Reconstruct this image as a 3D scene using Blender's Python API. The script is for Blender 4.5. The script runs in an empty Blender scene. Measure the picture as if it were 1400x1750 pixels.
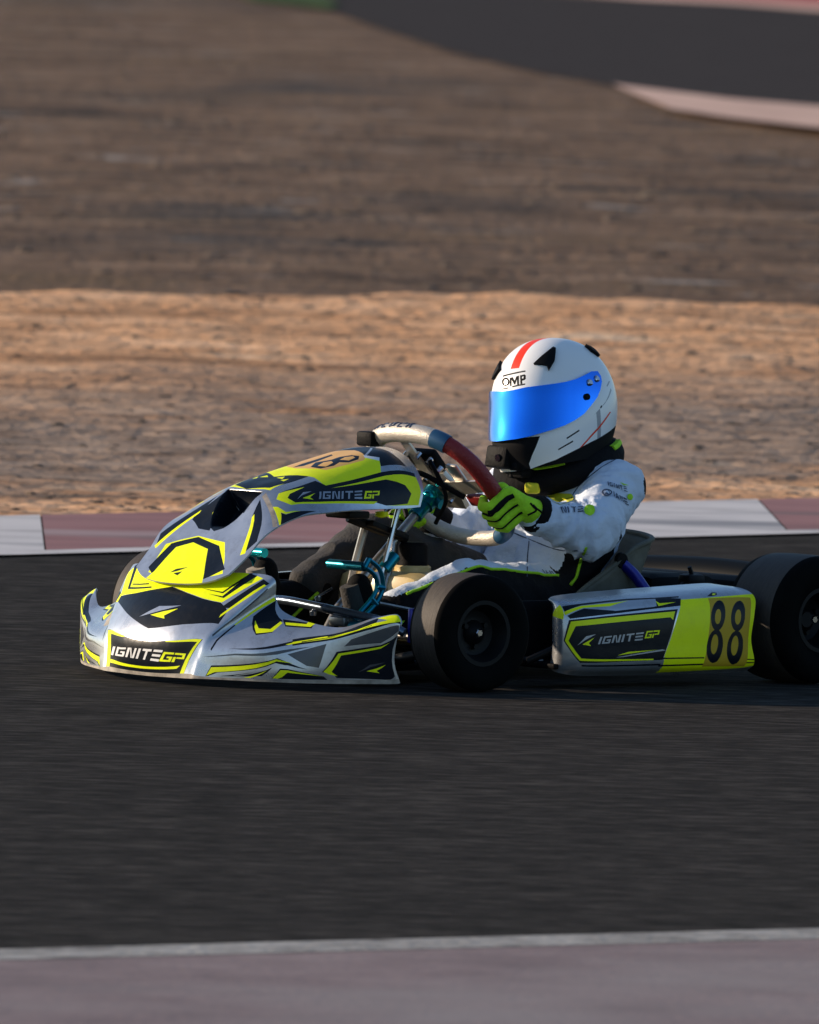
import bpy, bmesh, math, random
import numpy as np
from mathutils import Vector, Matrix, noise
from mathutils.geometry import delaunay_2d_cdt

random.seed(7)
SC = bpy.context.scene
COL = SC.collection

# ------------------------------------------------------------------ camera
cam_data = bpy.data.cameras.new('camera')
cam = bpy.data.objects.new('camera', cam_data)
COL.objects.link(cam)
SC.camera = cam
PITCH, ROLL = math.radians(2.87), 0.025          # looking slightly down, a slight tilt of the hand-held lens
_F = Vector((0, math.cos(PITCH), -math.sin(PITCH)))
_R0, _U0 = Vector((1, 0, 0)), Vector((0, math.sin(PITCH), math.cos(PITCH)))
_R = _R0 * math.cos(ROLL) + _U0 * math.sin(ROLL)
_U = _U0 * math.cos(ROLL) - _R0 * math.sin(ROLL)
cam.matrix_world = Matrix.Translation((0.2079, -37.3496, 2.2358)) @ Matrix((_R, _U, -_F)).transposed().to_4x4()
cam_data.sensor_width = 36
cam_data.lens = 608.9                              # a long telephoto
cam_data.clip_start = 0.5
cam_data.clip_end = 3000
cam_data.dof.use_dof = True
cam_data.dof.focus_distance = 36.95
cam_data.dof.aperture_fstop = 14

# ------------------------------------------------------------------ world, sun, exposure
SUN_EL, SUN_AZ = math.radians(17.5), math.radians(-77)       # azimuth from +Y, clockwise seen from above
world = bpy.data.worlds.new('World')
SC.world = world
world.use_nodes = True
wn = world.node_tree
sky = wn.nodes.new('ShaderNodeTexSky')
sky.sky_type = 'NISHITA'
sky.sun_disc = False
sky.sun_elevation = SUN_EL
sky.sun_rotation = SUN_AZ
sky.dust_density = 0.4
sky.air_density = 1.0
sky.ozone_density = 3.0
bg = wn.nodes['Background']
bg.inputs['Strength'].default_value = 0.13
wn.links.new(sky.outputs['Color'], bg.inputs['Color'])
sun_data = bpy.data.lights.new('sun', 'SUN')
sun_data.energy = 4.8
sun_data.angle = math.radians(0.5)
sun_data.color = (1.0, 0.80, 0.59)
sun = bpy.data.objects.new('sun', sun_data)
COL.objects.link(sun)
to_sun = Vector((math.sin(SUN_AZ) * math.cos(SUN_EL), math.cos(SUN_AZ) * math.cos(SUN_EL), math.sin(SUN_EL)))
sun.rotation_euler = to_sun.to_track_quat('Z', 'Y').to_euler()
sun.location = (-20, 5, 12)
vs = SC.view_settings
vs.view_transform = 'Standard'
vs.look = 'None'
vs.exposure = 0.30
vs.gamma = 1.0
vs.use_curve_mapping = False
SC.cycles.use_denoising = True
SC.cycles.max_bounces = 6

# ------------------------------------------------------------------ materials
MATS = {}
def mat(name, color, rough=.5, metal=0.0, var=0.0, vscale=30, bump=0.0, bscale=80, coat=0.0, spec=.5, color2=None, aniso=None, rvar=0.0, grime=0.0):
    if name in MATS: return MATS[name]
    m = bpy.data.materials.new(name); m.use_nodes = True
    nt = m.node_tree; N, L = nt.nodes, nt.links
    b = N['Principled BSDF']
    b.inputs['Roughness'].default_value = rough
    b.inputs['Metallic'].default_value = metal
    b.inputs['Coat Weight'].default_value = coat
    b.inputs['Coat Roughness'].default_value = .08
    b.inputs['Specular IOR Level'].default_value = spec
    b.inputs['Base Color'].default_value = (*color, 1)
    tc = N.new('ShaderNodeTexCoord')
    src = tc.outputs['Object']
    if aniso:
        mp = N.new('ShaderNodeMapping'); mp.inputs['Scale'].default_value = aniso
        L.new(src, mp.inputs['Vector']); src = mp.outputs['Vector']
    if var > 0 or color2:
        n = N.new('ShaderNodeTexNoise'); n.inputs['Scale'].default_value = vscale; n.inputs['Detail'].default_value = 6
        n.inputs['Roughness'].default_value = .62
        L.new(src, n.inputs['Vector'])
        r = N.new('ShaderNodeValToRGB')
        c2 = color2 or tuple(min(1, c * (1 + var)) for c in color)
        c1 = color if color2 else tuple(c * (1 - var) for c in color)
        r.color_ramp.elements[0].position = .35; r.color_ramp.elements[1].position = .68
        r.color_ramp.elements[0].color = (*c1, 1); r.color_ramp.elements[1].color = (*c2, 1)
        L.new(n.outputs['Fac'], r.inputs['Fac']); L.new(r.outputs['Color'], b.inputs['Base Color'])
        if rvar > 0:
            mr = N.new('ShaderNodeMapRange'); mr.inputs['To Min'].default_value = max(.02, rough - rvar); mr.inputs['To Max'].default_value = rough + rvar
            L.new(n.outputs['Fac'], mr.inputs['Value']); L.new(mr.outputs['Result'], b.inputs['Roughness'])
    if grime > 0:                                    # thin dust film and rub marks
        ng = N.new('ShaderNodeTexNoise'); ng.inputs['Scale'].default_value = 34; ng.inputs['Detail'].default_value = 9; ng.inputs['Roughness'].default_value = .75
        L.new(src, ng.inputs['Vector'])
        mr = N.new('ShaderNodeMapRange'); mr.inputs['From Min'].default_value = .50; mr.inputs['From Max'].default_value = .72; mr.inputs['To Max'].default_value = grime
        L.new(ng.outputs['Fac'], mr.inputs['Value'])
        mg = N.new('ShaderNodeMix'); mg.data_type = 'RGBA'; mg.inputs['B'].default_value = (.16, .135, .11, 1)
        lk = b.inputs['Base Color'].links
        if lk: L.new(lk[0].from_socket, mg.inputs['A'])
        else: mg.inputs['A'].default_value = (*color, 1)
        L.new(mr.outputs['Result'], mg.inputs['Factor']); L.new(mg.outputs['Result'], b.inputs['Base Color'])
    if bump > 0:
        n2 = N.new('ShaderNodeTexNoise'); n2.inputs['Scale'].default_value = bscale; n2.inputs['Detail'].default_value = 5
        L.new(src, n2.inputs['Vector'])
        bp = N.new('ShaderNodeBump'); bp.inputs['Strength'].default_value = bump; bp.inputs['Distance'].default_value = .01
        L.new(n2.outputs['Fac'], bp.inputs['Height']); L.new(bp.outputs['Normal'], b.inputs['Normal'])
    MATS[name] = m
    return m
PLA = dict(rough=.28, coat=.35, bump=.10, bscale=28)
mat('silver', (.54, .56, .59), rough=.29, metal=.78, coat=.15, bump=.10, bscale=18, var=.10, vscale=9, rvar=.08, grime=.35)
mat('navy', (.004, .007, .013), rough=.34, spec=.16, bump=.12, bscale=24, grime=.05)
mat('fluo', (.86, .96, .003), rough=.42, spec=.2, bump=.10, bscale=28, var=.04, vscale=14, grime=.12)
mat('white', (.80, .80, .80), **PLA)
mat('grey', (.055, .06, .07), rough=.25, coat=.4, bump=.12, bscale=24)
mat('grey2', (.34, .35, .38), rough=.35)
mat('steel', (.36, .38, .42), rough=.35, metal=.4)
mat('plate', (.82, .45, .10), rough=.4, coat=.1)
mat('plate2', (.52, .34, .02), rough=.5, spec=.2)
mat('dirty', (.32, .28, .23), rough=.6, var=.35, vscale=40)
mat('rim_plastic', (.46, .45, .43), rough=.45, var=.25, vscale=30)
mat('tyre_wall', (.003, .003, .003), rough=.8, spec=.05, var=.2, vscale=25)
mat('tread', (.036, .027, .020), rough=.68, var=.28, vscale=22, aniso=(1, 7, 1), bump=.2, bscale=60)
mat('black_metal', (.006, .006, .007), rough=.5, spec=.15)
mat('black_plastic', (.005, .005, .006), rough=.6, spec=.08, bump=.15, bscale=120)
mat('bumper_plastic', (.0025, .0035, .0045), rough=.55, spec=.06)
mat('chrome', (.62, .62, .64), rough=.18, metal=1.0)
mat('dull_steel', (.34, .33, .31), rough=.38, metal=.9, var=.2, vscale=30)
mat('tube_steel', (.16, .20, .26), rough=.25, metal=.9)
mat('teal', (.0, .17, .24), rough=.28, metal=.75)
mat('teal_light', (.0, .36, .40), rough=.22, metal=.7)
mat('deep_blue', (.006, .010, .22), rough=.35, metal=.3)
mat('alu', (.55, .51, .45), rough=.42, metal=.85, var=.15, vscale=18)
mat('grip', (.52, .47, .40), rough=.42, metal=.35, bump=.3, bscale=260, var=.10, vscale=40)
mat('grip_blue', (.02, .085, .17), rough=.4, metal=.2)
mat('grip_red', (.24, .008, .008), rough=.5, bump=.3, bscale=260)
mat('tank', (.62, .46, .20), rough=.35, coat=.2, var=.15, vscale=12)
mat('seat_shell', (.105, .102, .078), rough=.6, spec=.3, var=.25, vscale=16, bump=.15, bscale=50)
mat('shell', (.86, .86, .85), rough=.32, coat=.25)
mat('red', (.80, .035, .006), rough=.42, spec=.25)
mat('black', (.006, .006, .007), rough=.7, spec=.1)
mat('visor', (.004, .21, .92), rough=.16, metal=.9, coat=.5)
mat('suit_white', (.62, .69, .80), rough=.85, spec=.2, bump=.7, bscale=34, var=.05, vscale=10)
mat('suit_black', (.005, .005, .006), rough=.85, spec=.15, bump=.3, bscale=70)
mat('suit_black_sunlit', (.035, .033, .032), rough=.85, bump=.3, bscale=160)  # lighter copy of the black cloth, sunlight put into the colour
mat('lime_cloth', (.40, .76, .010), rough=.75, bump=.35, bscale=160, var=.12, vscale=50)
mat('yellow_cloth', (.70, .66, .02), rough=.75)
mat('ink', (.05, .07, .12), rough=.8)
mat('lens', (.01, .01, .015), rough=.05, coat=1)
M = MATS

# ------------------------------------------------------------------ mesh helpers
class MB:
    """collects simple shapes and links them as one mesh object"""
    def __init__(s): s.v = []; s.f = []; s.mi = []
    def add(s, verts, faces, mi=0):
        o = len(s.v); s.v += [tuple(map(float, p)) for p in verts]
        s.f += [tuple(i + o for i in f) for f in faces]; s.mi += [mi] * len(faces); return s
    def tube(s, pts, r, seg=12, closed=False, mi=0, caps=True):
        pts = [Vector(p) for p in pts]; n = len(pts)
        rs = r if isinstance(r, (list, tuple)) else [r] * n
        tang = []
        for i in range(n):
            if closed: t = pts[(i + 1) % n] - pts[i - 1]
            else: t = pts[min(i + 1, n - 1)] - pts[max(i - 1, 0)]
            tang.append(t.normalized())
        ref = Vector((0, 0, 1)) if abs(tang[0].z) < .9 else Vector((0, 1, 0))
        u = tang[0].cross(ref).normalized(); rings = []
        for i in range(n):
            u = (u - tang[i] * u.dot(tang[i])).normalized(); w = tang[i].cross(u)
            rings.append([pts[i] + (u * math.cos(a) + w * math.sin(a)) * rs[i] for a in [2 * math.pi * k / seg for k in range(seg)]])
        vs_ = [p for g in rings for p in g]; fs = []
        for i in range(n if closed else n - 1):
            j = (i + 1) % n
            for k in range(seg):
                k2 = (k + 1) % seg
                fs.append((i * seg + k, i * seg + k2, j * seg + k2, j * seg + k))
        if caps and not closed:
            fs.append(tuple(range(seg - 1, -1, -1))); fs.append(tuple((n - 1) * seg + k for k in range(seg)))
        return s.add(vs_, fs, mi)
    def box(s, c, size, rot=None, bevel=.0, mi=0):
        bm = bmesh.new(); bmesh.ops.create_cube(bm, size=1)
        for v in bm.verts: v.co = Vector((v.co.x * size[0], v.co.y * size[1], v.co.z * size[2]))
        if bevel: bmesh.ops.bevel(bm, geom=bm.edges[:], offset=bevel, segments=2, affect='EDGES', profile=.5)
        mx = rot.to_4x4() if rot else Matrix()
        bm.verts.index_update()
        vs_ = [mx @ v.co + Vector(c) for v in bm.verts]; fs = [tuple(v.index for v in f.verts) for f in bm.faces]
        bm.free(); return s.add(vs_, fs, mi)
    def lathe(s, prof, seg=48, c=(0, 0, 0), axis='Y', mis=None, mi=0):
        """profile of (radius, along-axis)"""
        vs_ = []; fs = []; mi_l = []
        for r, h in prof:
            for k in range(seg):
                a = 2 * math.pi * k / seg
                x, z = r * math.cos(a), r * math.sin(a)
                p = (x, h, z) if axis == 'Y' else ((x, z, h) if axis == 'Z' else (h, x, z))
                vs_.append((p[0] + c[0], p[1] + c[1], p[2] + c[2]))
        for i in range(len(prof) - 1):
            for k in range(seg):
                k2 = (k + 1) % seg
                fs.append((i * seg + k, i * seg + k2, (i + 1) * seg + k2, (i + 1) * seg + k)); mi_l.append(mis[i] if mis else mi)
        o = len(s.v); s.v += vs_; s.f += [tuple(q + o for q in f) for f in fs]; s.mi += mi_l; return s
    def prism(s, poly, origin, ex, ey, thick, mi=0):
        """2-D polygon in the plane (ex, ey) through origin, thickened along the normal"""
        ex, ey, o = Vector(ex), Vector(ey), Vector(origin); n = ex.cross(ey).normalized(); k = len(poly)
        a = [o + ex * x + ey * y + n * thick / 2 for x, y in poly]; b = [p - n * thick for p in a]
        fs = [tuple(range(k)), tuple(range(2 * k - 1, k - 1, -1))] + [(i, i + k, (i + 1) % k + k, (i + 1) % k) for i in range(k)]
        return s.add(a + b, fs, mi)
    def build(s, name, mats, parent=None, smooth=True, off=None, angle=40):
        me = bpy.data.meshes.new(name)
        vv = s.v if off is None else [(p[0] - off[0], p[1] - off[1], p[2] - off[2]) for p in s.v]
        me.from_pydata(vv, [], s.f)
        for m in (mats if isinstance(mats, (list, tuple)) else [mats]): me.materials.append(m if not isinstance(m, str) else M[m])
        me.polygons.foreach_set('material_index', s.mi)
        bm = bmesh.new(); bm.from_mesh(me); bmesh.ops.recalc_face_normals(bm, faces=bm.faces[:]); bm.to_mesh(me); bm.free()
        if smooth: me.shade_smooth(); me.set_sharp_from_angle(angle=math.radians(angle))
        o = bpy.data.objects.new(name, me); COL.objects.link(o); o.parent = parent
        return o
def tag(o, label=None, cat=None, group=None, kind=None):
    if label: o['label'] = label
    if cat: o['category'] = cat
    if group: o['group'] = group
    if kind: o['kind'] = kind
    return o
def empty(name, loc=(0, 0, 0), rz=0, parent=None):
    o = bpy.data.objects.new(name, None); COL.objects.link(o); o.location = loc; o.rotation_euler = (0, 0, rz); o.empty_display_size = .1
    o.parent = parent
    return o
def spline(pts, n=6, closed=False):
    """Catmull-Rom through 3-D points"""
    P = [Vector(p) for p in pts]; out = []; k = len(P)
    for i in range(k if closed else k - 1):
        p0 = P[(i - 1) % k] if closed or i > 0 else P[0] * 2 - P[1]
        p1, p2 = P[i], P[(i + 1) % k]
        p3 = P[(i + 2) % k] if closed or i + 2 < k else P[-1] * 2 - P[-2]
        for j in range(n):
            t = j / n
            out.append(.5 * ((2 * p1) + (p2 - p0) * t + (2 * p0 - 5 * p1 + 4 * p2 - p3) * t * t + (3 * p1 - p0 - 3 * p2 + p3) * t ** 3))
    if not closed: out.append(P[-1])
    return out
def in_poly(px, py, poly):
    c = np.zeros(px.shape, bool); n = len(poly); j = n - 1
    for i in range(n):
        xi, yi = poly[i]; xj, yj = poly[j]
        if yi != yj:
            c ^= ((yi > py) != (yj > py)) & (px < (xj - xi) * (py - yi) / (yj - yi) + xi)
        j = i
    return c
def printed_shell(name, S, ur, vr, su, sv, nu, nv, polys, base, parent, thick=.004, rim='rim_plastic', outline=None, off=None, base_bands=(), edge_r=None):
    """a curved shell S(u,v) whose printed shapes are cut exactly into its mesh; outline keeps only that region"""
    V = []; E = []
    us = np.linspace(*ur, nu); vs_ = np.linspace(*vr, nv)
    if outline is None:
        for i, u in enumerate(us):
            for j, v in enumerate(vs_):
                V.append((u * su, v * sv))
        idx = lambda i, j: i * nv + j
        for i in range(nu - 1): E += [(idx(i, 0), idx(i + 1, 0)), (idx(i, nv - 1), idx(i + 1, nv - 1))]
        for j in range(nv - 1): E += [(idx(0, j), idx(0, j + 1)), (idx(nu - 1, j), idx(nu - 1, j + 1))]
    else:
        ou = np.array([p[0] for p in outline]); ov = np.array([p[1] for p in outline])
        G = [(u, v) for u in us for v in vs_]
        g = np.array(G); keep = in_poly(g[:, 0], g[:, 1], outline)
        V = [(u * su, v * sv) for (u, v), k in zip(G, keep) if k]
    allp = [p for _, p in polys] + ([outline] if outline else [])
    for p in allp:
        q = []
        for i in range(len(p)):                      # densify the edges so that they follow the curvature
            a = np.array(p[i]); b = np.array(p[(i + 1) % len(p)]); d = math.hypot((b[0] - a[0]) * su, (b[1] - a[1]) * sv)
            k = max(1, int(d / .016))
            q += [tuple(a + (b - a) * t / k) for t in range(k)]
        o = len(V); V += [(x * su, y * sv) for x, y in q]
        E += [(o + i, o + (i + 1) % len(q)) for i in range(len(q))]
    r = delaunay_2d_cdt([Vector(p) for p in V], E, [], 0, 1e-6)
    pv = np.array([(p.x, p.y) for p in r[0]]); tri = np.array([f for f in r[2] if len(f) == 3])
    a, b, c = pv[tri[:, 0]], pv[tri[:, 1]], pv[tri[:, 2]]
    area = np.abs((b[:, 0] - a[:, 0]) * (c[:, 1] - a[:, 1]) - (b[:, 1] - a[:, 1]) * (c[:, 0] - a[:, 0]))
    tri = tri[area > 1e-10]
    cen = pv[tri].mean(1) / np.array([su, sv])
    if outline is not None:
        k = in_poly(cen[:, 0], cen[:, 1], outline); tri = tri[k]; cen = cen[k]
    slots = [base]; mi = np.zeros(len(tri), int)
    for mname, p in polys:
        if mname not in slots: slots.append(mname)
        mi[in_poly(cen[:, 0], cen[:, 1], p)] = slots.index(mname)
    P = S(pv[:, 0] / su, pv[:, 1] / sv)
    e = 1e-3
    n = np.cross(S(pv[:, 0] / su + e, pv[:, 1] / sv) - S(pv[:, 0] / su - e, pv[:, 1] / sv), S(pv[:, 0] / su, pv[:, 1] / sv + e) - S(pv[:, 0] / su, pv[:, 1] / sv - e))
    t3 = P[tri]; fn = np.cross(t3[:, 1] - t3[:, 0], t3[:, 2] - t3[:, 0])
    if (fn * n[tri].mean(1)).sum() < 0: tri = tri[:, ::-1]
    nl = np.linalg.norm(n, axis=1, keepdims=True); n = n / np.maximum(nl, 1e-12)
    used = np.unique(tri); remap = -np.ones(len(P), int); remap[used] = np.arange(len(used))
    P = P[used]; n = n[used]; tri = remap[tri]
    if off is not None: P = P - np.array(off)
    k = len(P); back = P - n * thick
    ed = {}
    for t in tri.tolist():
        for a_, b_ in ((t[0], t[1]), (t[1], t[2]), (t[2], t[0])):
            if (b_, a_) in ed: del ed[(b_, a_)]
            else: ed[(a_, b_)] = 1
    V3 = np.concatenate([P, back]); faces = tri.tolist() + [[t[2] + k, t[1] + k, t[0] + k] for t in tri.tolist()]; mis = mi.tolist() + [len(slots)] * len(tri)
    rimf = [[b_, a_, a_ + k, b_ + k] for a_, b_ in ed]; faces += rimf; mis += [len(slots)] * len(rimf)
    me = bpy.data.meshes.new(name)
    me.from_pydata(V3.tolist(), [], faces)
    for s_ in slots + [rim]: me.materials.append(M[s_])
    me.polygons.foreach_set('material_index', mis)
    me.shade_smooth()
    nor = []
    for t in tri.tolist(): nor += [n[q] for q in t]
    for t in tri.tolist(): nor += [-n[t[2]], -n[t[1]], -n[t[0]]]
    for f in rimf:
        p0, p1, p2 = V3[f[0]], V3[f[1]], V3[f[2]]; fn_ = np.cross(p1 - p0, p2 - p0); fn_ = fn_ / max(np.linalg.norm(fn_), 1e-12); nor += [fn_] * 4
    me.normals_split_custom_set([tuple(map(float, q)) for q in nor])
    o = bpy.data.objects.new(name, me); COL.objects.link(o); o.parent = parent
    return o
def net_surface(name, net, nu, nv, material, parent, thick=.005, off=None):
    n, m = len(net), len(net[0])
    A, B = np.meshgrid(np.linspace(0, n - 1, nu), np.linspace(0, m - 1, nv), indexing='ij')
    P = cr_eval(net, A, B).reshape(-1, 3)
    if off is not None: P = P - np.array(off)
    F_ = [(i * nv + j, (i + 1) * nv + j, (i + 1) * nv + j + 1, i * nv + j + 1) for i in range(nu - 1) for j in range(nv - 1)]
    me = bpy.data.meshes.new(name); me.from_pydata(P.tolist(), [], F_); me.materials.append(M[material]); me.shade_smooth()
    o = bpy.data.objects.new(name, me); COL.objects.link(o); o.parent = parent
    if thick:
        md = o.modifiers.new('shell', 'SOLIDIFY'); md.thickness = thick; md.offset = 0
    return o

# ------------------------------------------------------------------ control nets, prints and painted-in shade of the bodywork
NET_NOSE_FULL=[[(0.192,-0.508,0.023),(0.206,-0.503,0.073),(0.2,-0.51,0.142),(0.193,-0.51,0.15),(0.19,-0.506,0.157),(0.186,-0.496,0.165)],[(0.205,-0.5,0.021),(0.217,-0.497,0.07),(0.215,-0.501,0.144),(0.209,-0.5,0.152),(0.2,-0.495,0.161),(0.193,-0.485,0.169)],[(0.247,-0.468,0.02),(0.25,-0.468,0.066),(0.252,-0.468,0.134),(0.247,-0.466,0.142),(0.238,-0.461,0.151),(0.224,-0.452,0.159)],[(0.297,-0.412,0.018),(0.299,-0.413,0.06),(0.297,-0.412,0.115),(0.289,-0.408,0.122),(0.277,-0.402,0.129),(0.262,-0.395,0.137)],[(0.349,-0.348,0.017),(0.349,-0.349,0.049),(0.341,-0.346,0.101),(0.327,-0.341,0.115),(0.31,-0.334,0.128),(0.291,-0.325,0.144)],[(0.395,-0.278,0.017),(0.396,-0.278,0.043),(0.395,-0.275,0.085),(0.371,-0.272,0.11),(0.343,-0.268,0.136),(0.313,-0.265,0.164)],[(0.454,-0.165,0.017),(0.449,-0.168,0.045),(0.436,-0.178,0.089),(0.393,-0.2,0.128),(0.349,-0.22,0.165),(0.309,-0.235,0.191)],[(0.464,-0.133,0.016),(0.454,-0.14,0.066),(0.44,-0.155,0.108),(0.391,-0.19,0.161),(0.346,-0.215,0.206),(0.315,-0.225,0.237)],[(0.468,-0.07,0.015),(0.473,-0.07,0.056),(0.467,-0.078,0.1),(0.43,-0.095,0.155),(0.38,-0.107,0.206),(0.343,-0.11,0.24)],[(0.467,0.0,0.014),(0.476,0.0,0.052),(0.475,0.0,0.095),(0.442,0.0,0.151),(0.39,0.0,0.203),(0.349,0.0,0.238)],[(0.468,0.07,0.015),(0.473,0.07,0.056),(0.467,0.078,0.1),(0.43,0.095,0.155),(0.38,0.107,0.206),(0.343,0.11,0.24)],[(0.464,0.133,0.016),(0.454,0.14,0.066),(0.44,0.155,0.108),(0.391,0.19,0.161),(0.346,0.215,0.206),(0.315,0.225,0.237)],[(0.454,0.165,0.017),(0.449,0.168,0.045),(0.436,0.178,0.089),(0.393,0.2,0.128),(0.349,0.22,0.165),(0.309,0.235,0.191)],[(0.395,0.278,0.017),(0.396,0.278,0.043),(0.395,0.275,0.085),(0.371,0.272,0.11),(0.343,0.268,0.136),(0.313,0.265,0.164)],[(0.349,0.348,0.017),(0.349,0.349,0.049),(0.341,0.346,0.101),(0.327,0.341,0.115),(0.31,0.334,0.128),(0.291,0.325,0.144)],[(0.297,0.412,0.018),(0.299,0.413,0.06),(0.297,0.412,0.115),(0.289,0.408,0.122),(0.277,0.402,0.129),(0.262,0.395,0.137)],[(0.247,0.468,0.02),(0.25,0.468,0.066),(0.252,0.468,0.134),(0.247,0.466,0.142),(0.238,0.461,0.151),(0.224,0.452,0.159)],[(0.205,0.5,0.021),(0.217,0.497,0.07),(0.215,0.501,0.144),(0.209,0.5,0.152),(0.2,0.495,0.161),(0.193,0.485,0.169)],[(0.192,0.508,0.023),(0.206,0.503,0.073),(0.2,0.51,0.142),(0.193,0.51,0.15),(0.19,0.506,0.157),(0.186,0.496,0.165)]]
NET_PANEL_FULL=[[(0.372,-0.15,0.238),(0.33,-0.158,0.274),(0.277,-0.165,0.325),(0.19,-0.168,0.36),(0.105,-0.168,0.368),(-0.002,-0.162,0.372),(-0.13,-0.15,0.372),(-0.185,-0.14,0.374)],[(0.386,-0.122,0.225),(0.334,-0.128,0.274),(0.27,-0.128,0.336),(0.195,-0.12,0.386),(0.108,-0.138,0.4),(0.0,-0.144,0.41),(-0.13,-0.138,0.42),(-0.203,-0.128,0.412)],[(0.395,-0.09,0.217),(0.336,-0.095,0.272),(0.262,-0.085,0.345),(0.197,-0.066,0.405),(0.112,-0.088,0.425),(0.0,-0.104,0.443),(-0.13,-0.104,0.463),(-0.209,-0.096,0.455)],[(0.402,-0.045,0.213),(0.338,-0.05,0.272),(0.262,-0.043,0.343),(0.2,-0.033,0.407),(0.115,-0.045,0.435),(0.0,-0.052,0.463),(-0.13,-0.055,0.489),(-0.203,-0.052,0.487)],[(0.405,0.0,0.212),(0.338,0.0,0.272),(0.262,0.0,0.342),(0.2,0.0,0.407),(0.115,0.0,0.436),(0.0,0.0,0.466),(-0.13,0.0,0.493),(-0.196,0.0,0.497)],[(0.402,0.045,0.213),(0.338,0.05,0.272),(0.262,0.043,0.343),(0.2,0.033,0.407),(0.115,0.045,0.435),(0.0,0.052,0.463),(-0.13,0.055,0.489),(-0.203,0.052,0.487)],[(0.395,0.09,0.217),(0.336,0.095,0.272),(0.262,0.085,0.345),(0.197,0.066,0.405),(0.112,0.088,0.425),(0.0,0.104,0.443),(-0.13,0.104,0.463),(-0.209,0.096,0.455)],[(0.386,0.122,0.225),(0.334,0.128,0.274),(0.27,0.128,0.336),(0.195,0.12,0.386),(0.108,0.138,0.4),(0.0,0.144,0.41),(-0.13,0.138,0.42),(-0.203,0.128,0.412)],[(0.372,0.15,0.238),(0.33,0.158,0.274),(0.277,0.165,0.325),(0.19,0.168,0.36),(0.105,0.168,0.368),(-0.002,0.162,0.372),(-0.13,0.15,0.372),(-0.185,0.14,0.374)]]
NET_POD=[[(-0.335,0.4492,0.075),(-0.335,0.448,0.0858),(-0.335,0.452,0.111),(-0.335,0.45,0.138),(-0.3386,0.4505,0.156),(-0.3459,0.4472,0.165),(-0.3622,0.44,0.1686)],[(-0.285,0.4649,0.06),(-0.285,0.466,0.0737),(-0.285,0.47,0.1056),(-0.285,0.468,0.1398),(-0.2883,0.4673,0.1626),(-0.295,0.4612,0.174),(-0.3099,0.448,0.1786)],[(-0.255,0.4908,0.045),(-0.255,0.496,0.0614),(-0.255,0.5,0.0998),(-0.255,0.498,0.1409),(-0.2578,0.4951,0.1683),(-0.2633,0.484,0.182),(-0.2758,0.46,0.1875)],[(-0.258,0.5178,0.036),(-0.258,0.53,0.0541),(-0.258,0.534,0.0964),(-0.258,0.532,0.1417),(-0.2598,0.5254,0.1719),(-0.2635,0.506,0.187),(-0.2718,0.464,0.193)],[(-0.305,0.5296,0.03),(-0.305,0.551,0.0493),(-0.305,0.555,0.0944),(-0.305,0.553,0.1427),(-0.3056,0.5415,0.1749),(-0.3068,0.511,0.191),(-0.3096,0.445,0.1974)],[(-0.42,0.53,0.028),(-0.42,0.556,0.0482),(-0.42,0.56,0.0952),(-0.42,0.558,0.1456),(-0.42,0.544,0.1792),(-0.42,0.508,0.196),(-0.42,0.43,0.2027)],[(-0.6,0.532,0.028),(-0.6,0.558,0.049),(-0.6,0.562,0.098),(-0.6,0.56,0.1505),(-0.6,0.546,0.1855),(-0.6,0.51,0.203),(-0.6,0.432,0.21)],[(-0.75,0.53,0.028),(-0.75,0.556,0.0496),(-0.75,0.56,0.1),(-0.75,0.558,0.154),(-0.75,0.544,0.19),(-0.75,0.508,0.208),(-0.75,0.43,0.2152)],[(-0.798,0.53,0.03),(-0.798,0.553,0.05),(-0.784,0.556,0.1),(-0.792,0.556,0.155),(-0.808,0.538,0.19),(-0.803,0.505,0.207),(-0.798,0.43,0.212)]]
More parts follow.
